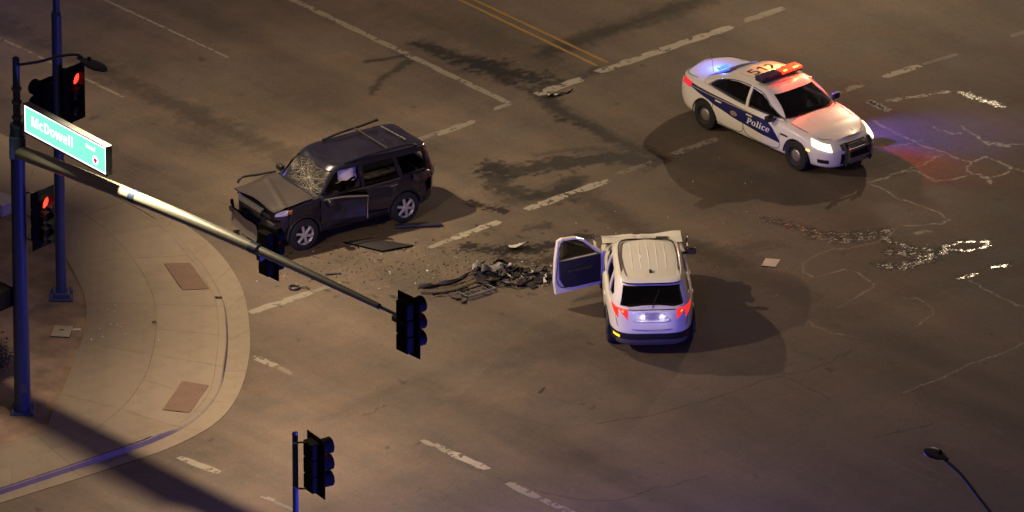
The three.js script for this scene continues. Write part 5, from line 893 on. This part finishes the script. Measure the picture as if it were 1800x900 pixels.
{ const q = [[604, 428], [650, 422], [727, 434], [672, 444]].map(p => g(p[0], p[1])); single('door_panel', 'flat dark trim panel lying beside the wreck', 'car part', uvFlat(sheet((a, b) => q[0].clone().lerp(q[1], a).lerp(q[3].clone().lerp(q[2], a), b).setY(0.035 + 0.03 * Math.sin(a * 3) * Math.sin(b * 3)), 10, 8, 0.01, 0.03, up)), BLK); }
single('rubber_flap', 'dark rubber flap lying under a white dash near the big stain', 'car part', ribbon([[962, 168], [982, 167], [1005, 160]], 0.14, 0.02, [0.01, 0.012, 0.01], 0.1), BLK);
{ const t = thing('hose_coil', 'small black hose coil lying below the mast arm', 'car part', g(524, 507).setY(0.03)); const q = new THREE.TorusGeometry(0.11, 0.025, 8, 24); q.rotateX(Math.PI / 2); q.translate(-0.08, 0, 0); part('hose_loop', q, BLK, t); part('hose_tail', tube([V(0.02, 0, 0.02), V(0.12, 0.02, 0.0), V(0.24, 0, 0.05)], 0.022, 12, 6), BLK, t); }
single('trim_stick', 'thin dark trim stick beside the arm, near the hose coil', 'car part', rod(g(572, 484).setY(0.02), g(600, 482).setY(0.02), 0.018, 0.012, 6), BLK);
single('trim_stick', 'bent dark trim stick by the front wheel of the wreck', 'car part', tube([g(503, 452).setY(0.02), g(510, 464).setY(0.05), g(535, 474).setY(0.02)], 0.022, 12, 6), BLK);
single('paper_sheet', 'pale square sheet lying on open asphalt beside the white crossover', 'litter', uvFlat(sheet((a, b) => { const q = [[1346, 455], [1372, 457], [1363, 470], [1338, 468]].map(p => g(p[0], p[1])); return q[0].lerp(q[1], a).lerp(q[3].lerp(q[2], a), b).setY(0.012 + 0.008 * Math.sin(a * 4) * Math.sin(b * 3)); }, 8, 8, 0.003, 0.005, up)), mat(0.52, 0.42, 0.36, 0.8));
single('leaf_scrap', 'dark scrap on the gutter beside the curved kerb', 'litter', (() => { const q = shard(0.08, 0.14, 0.03); const p = g(384, 525, 0.12); q.translate(p.x, 0.13, p.z); return q; })(), BLK);
single('leaf_scrap', 'dark scrap in the middle of the pale sidewalk', 'litter', (() => { const q = shard(0.06, 0.09, 0.03); const p = g(271, 568, 0.14); q.translate(p.x, 0.145, p.z); return q; })(), BLK);
// crumbs nobody could count: dark plastic, bright glass
function crumbs(name, label, n, m, place, s0, s1, seed, lift = 0.004) {
  const r = rng(seed), gs = []; for (let k = 0; k < n; k++) { const [u, v] = place(r), p = g(u, v), s = s0 + r() * r() * (s1 - s0), q = new THREE.TetrahedronGeometry(s, 0); q.scale(1 + r(), 0.4 + 0.4 * r(), 0.6 + r() * 0.6); q.rotateY(r() * 6.28); q.translate(p.x, s * 0.25 + lift, p.z); q.computeVertexNormals(); gs.push(q); }
  const o = part(numbered(name), gs, m, scene); o.userData = { kind: 'stuff', label, category: 'debris' };
}
const gauss = r => (r() + r() + r() - 1.5) / 1.5;
const field = r => [700 + gauss(r) * 330, 462 + gauss(r) * 75];
crumbs('plastic_crumbs', 'dark plastic crumbs scattered between the two wrecks', 300, BLK, field, 0.012, 0.045, 301);
crumbs('plastic_crumbs', 'brown grey broken bits scattered between the two wrecks', 130, mat(0.07, 0.05, 0.038, 0.7), field, 0.012, 0.04, 302);
crumbs('glass_crumbs', 'bright broken glass bits scattered between the two wrecks', 190, mat(0.5, 0.47, 0.4, 0.3), r => r() < 0.6 ? [930 + gauss(r) * 90, 475 + gauss(r) * 35] : field(r), 0.008, 0.03, 303);
crumbs('glass_crumbs', 'small bright bits scattered around the white crossover and the lanes', 70, mat(0.55, 0.52, 0.45, 0.3), r => [1230 + gauss(r) * 350, 440 + gauss(r) * 200], 0.01, 0.025, 304);
crumbs('metal_crumbs', 'heap of dark broken bits beside the open door', 200, BLK, r => [930 + gauss(r) * 80, 485 + gauss(r) * 24], 0.02, 0.1, 305);
crumbs('litter_crumbs', 'tiny pale litter bits on the sidewalk', 14, mat(0.5, 0.45, 0.36, 0.7), r => [200 + gauss(r) * 90, 590 + gauss(r) * 60], 0.02, 0.035, 306, 0.142);
renderer.render(scene, camera);
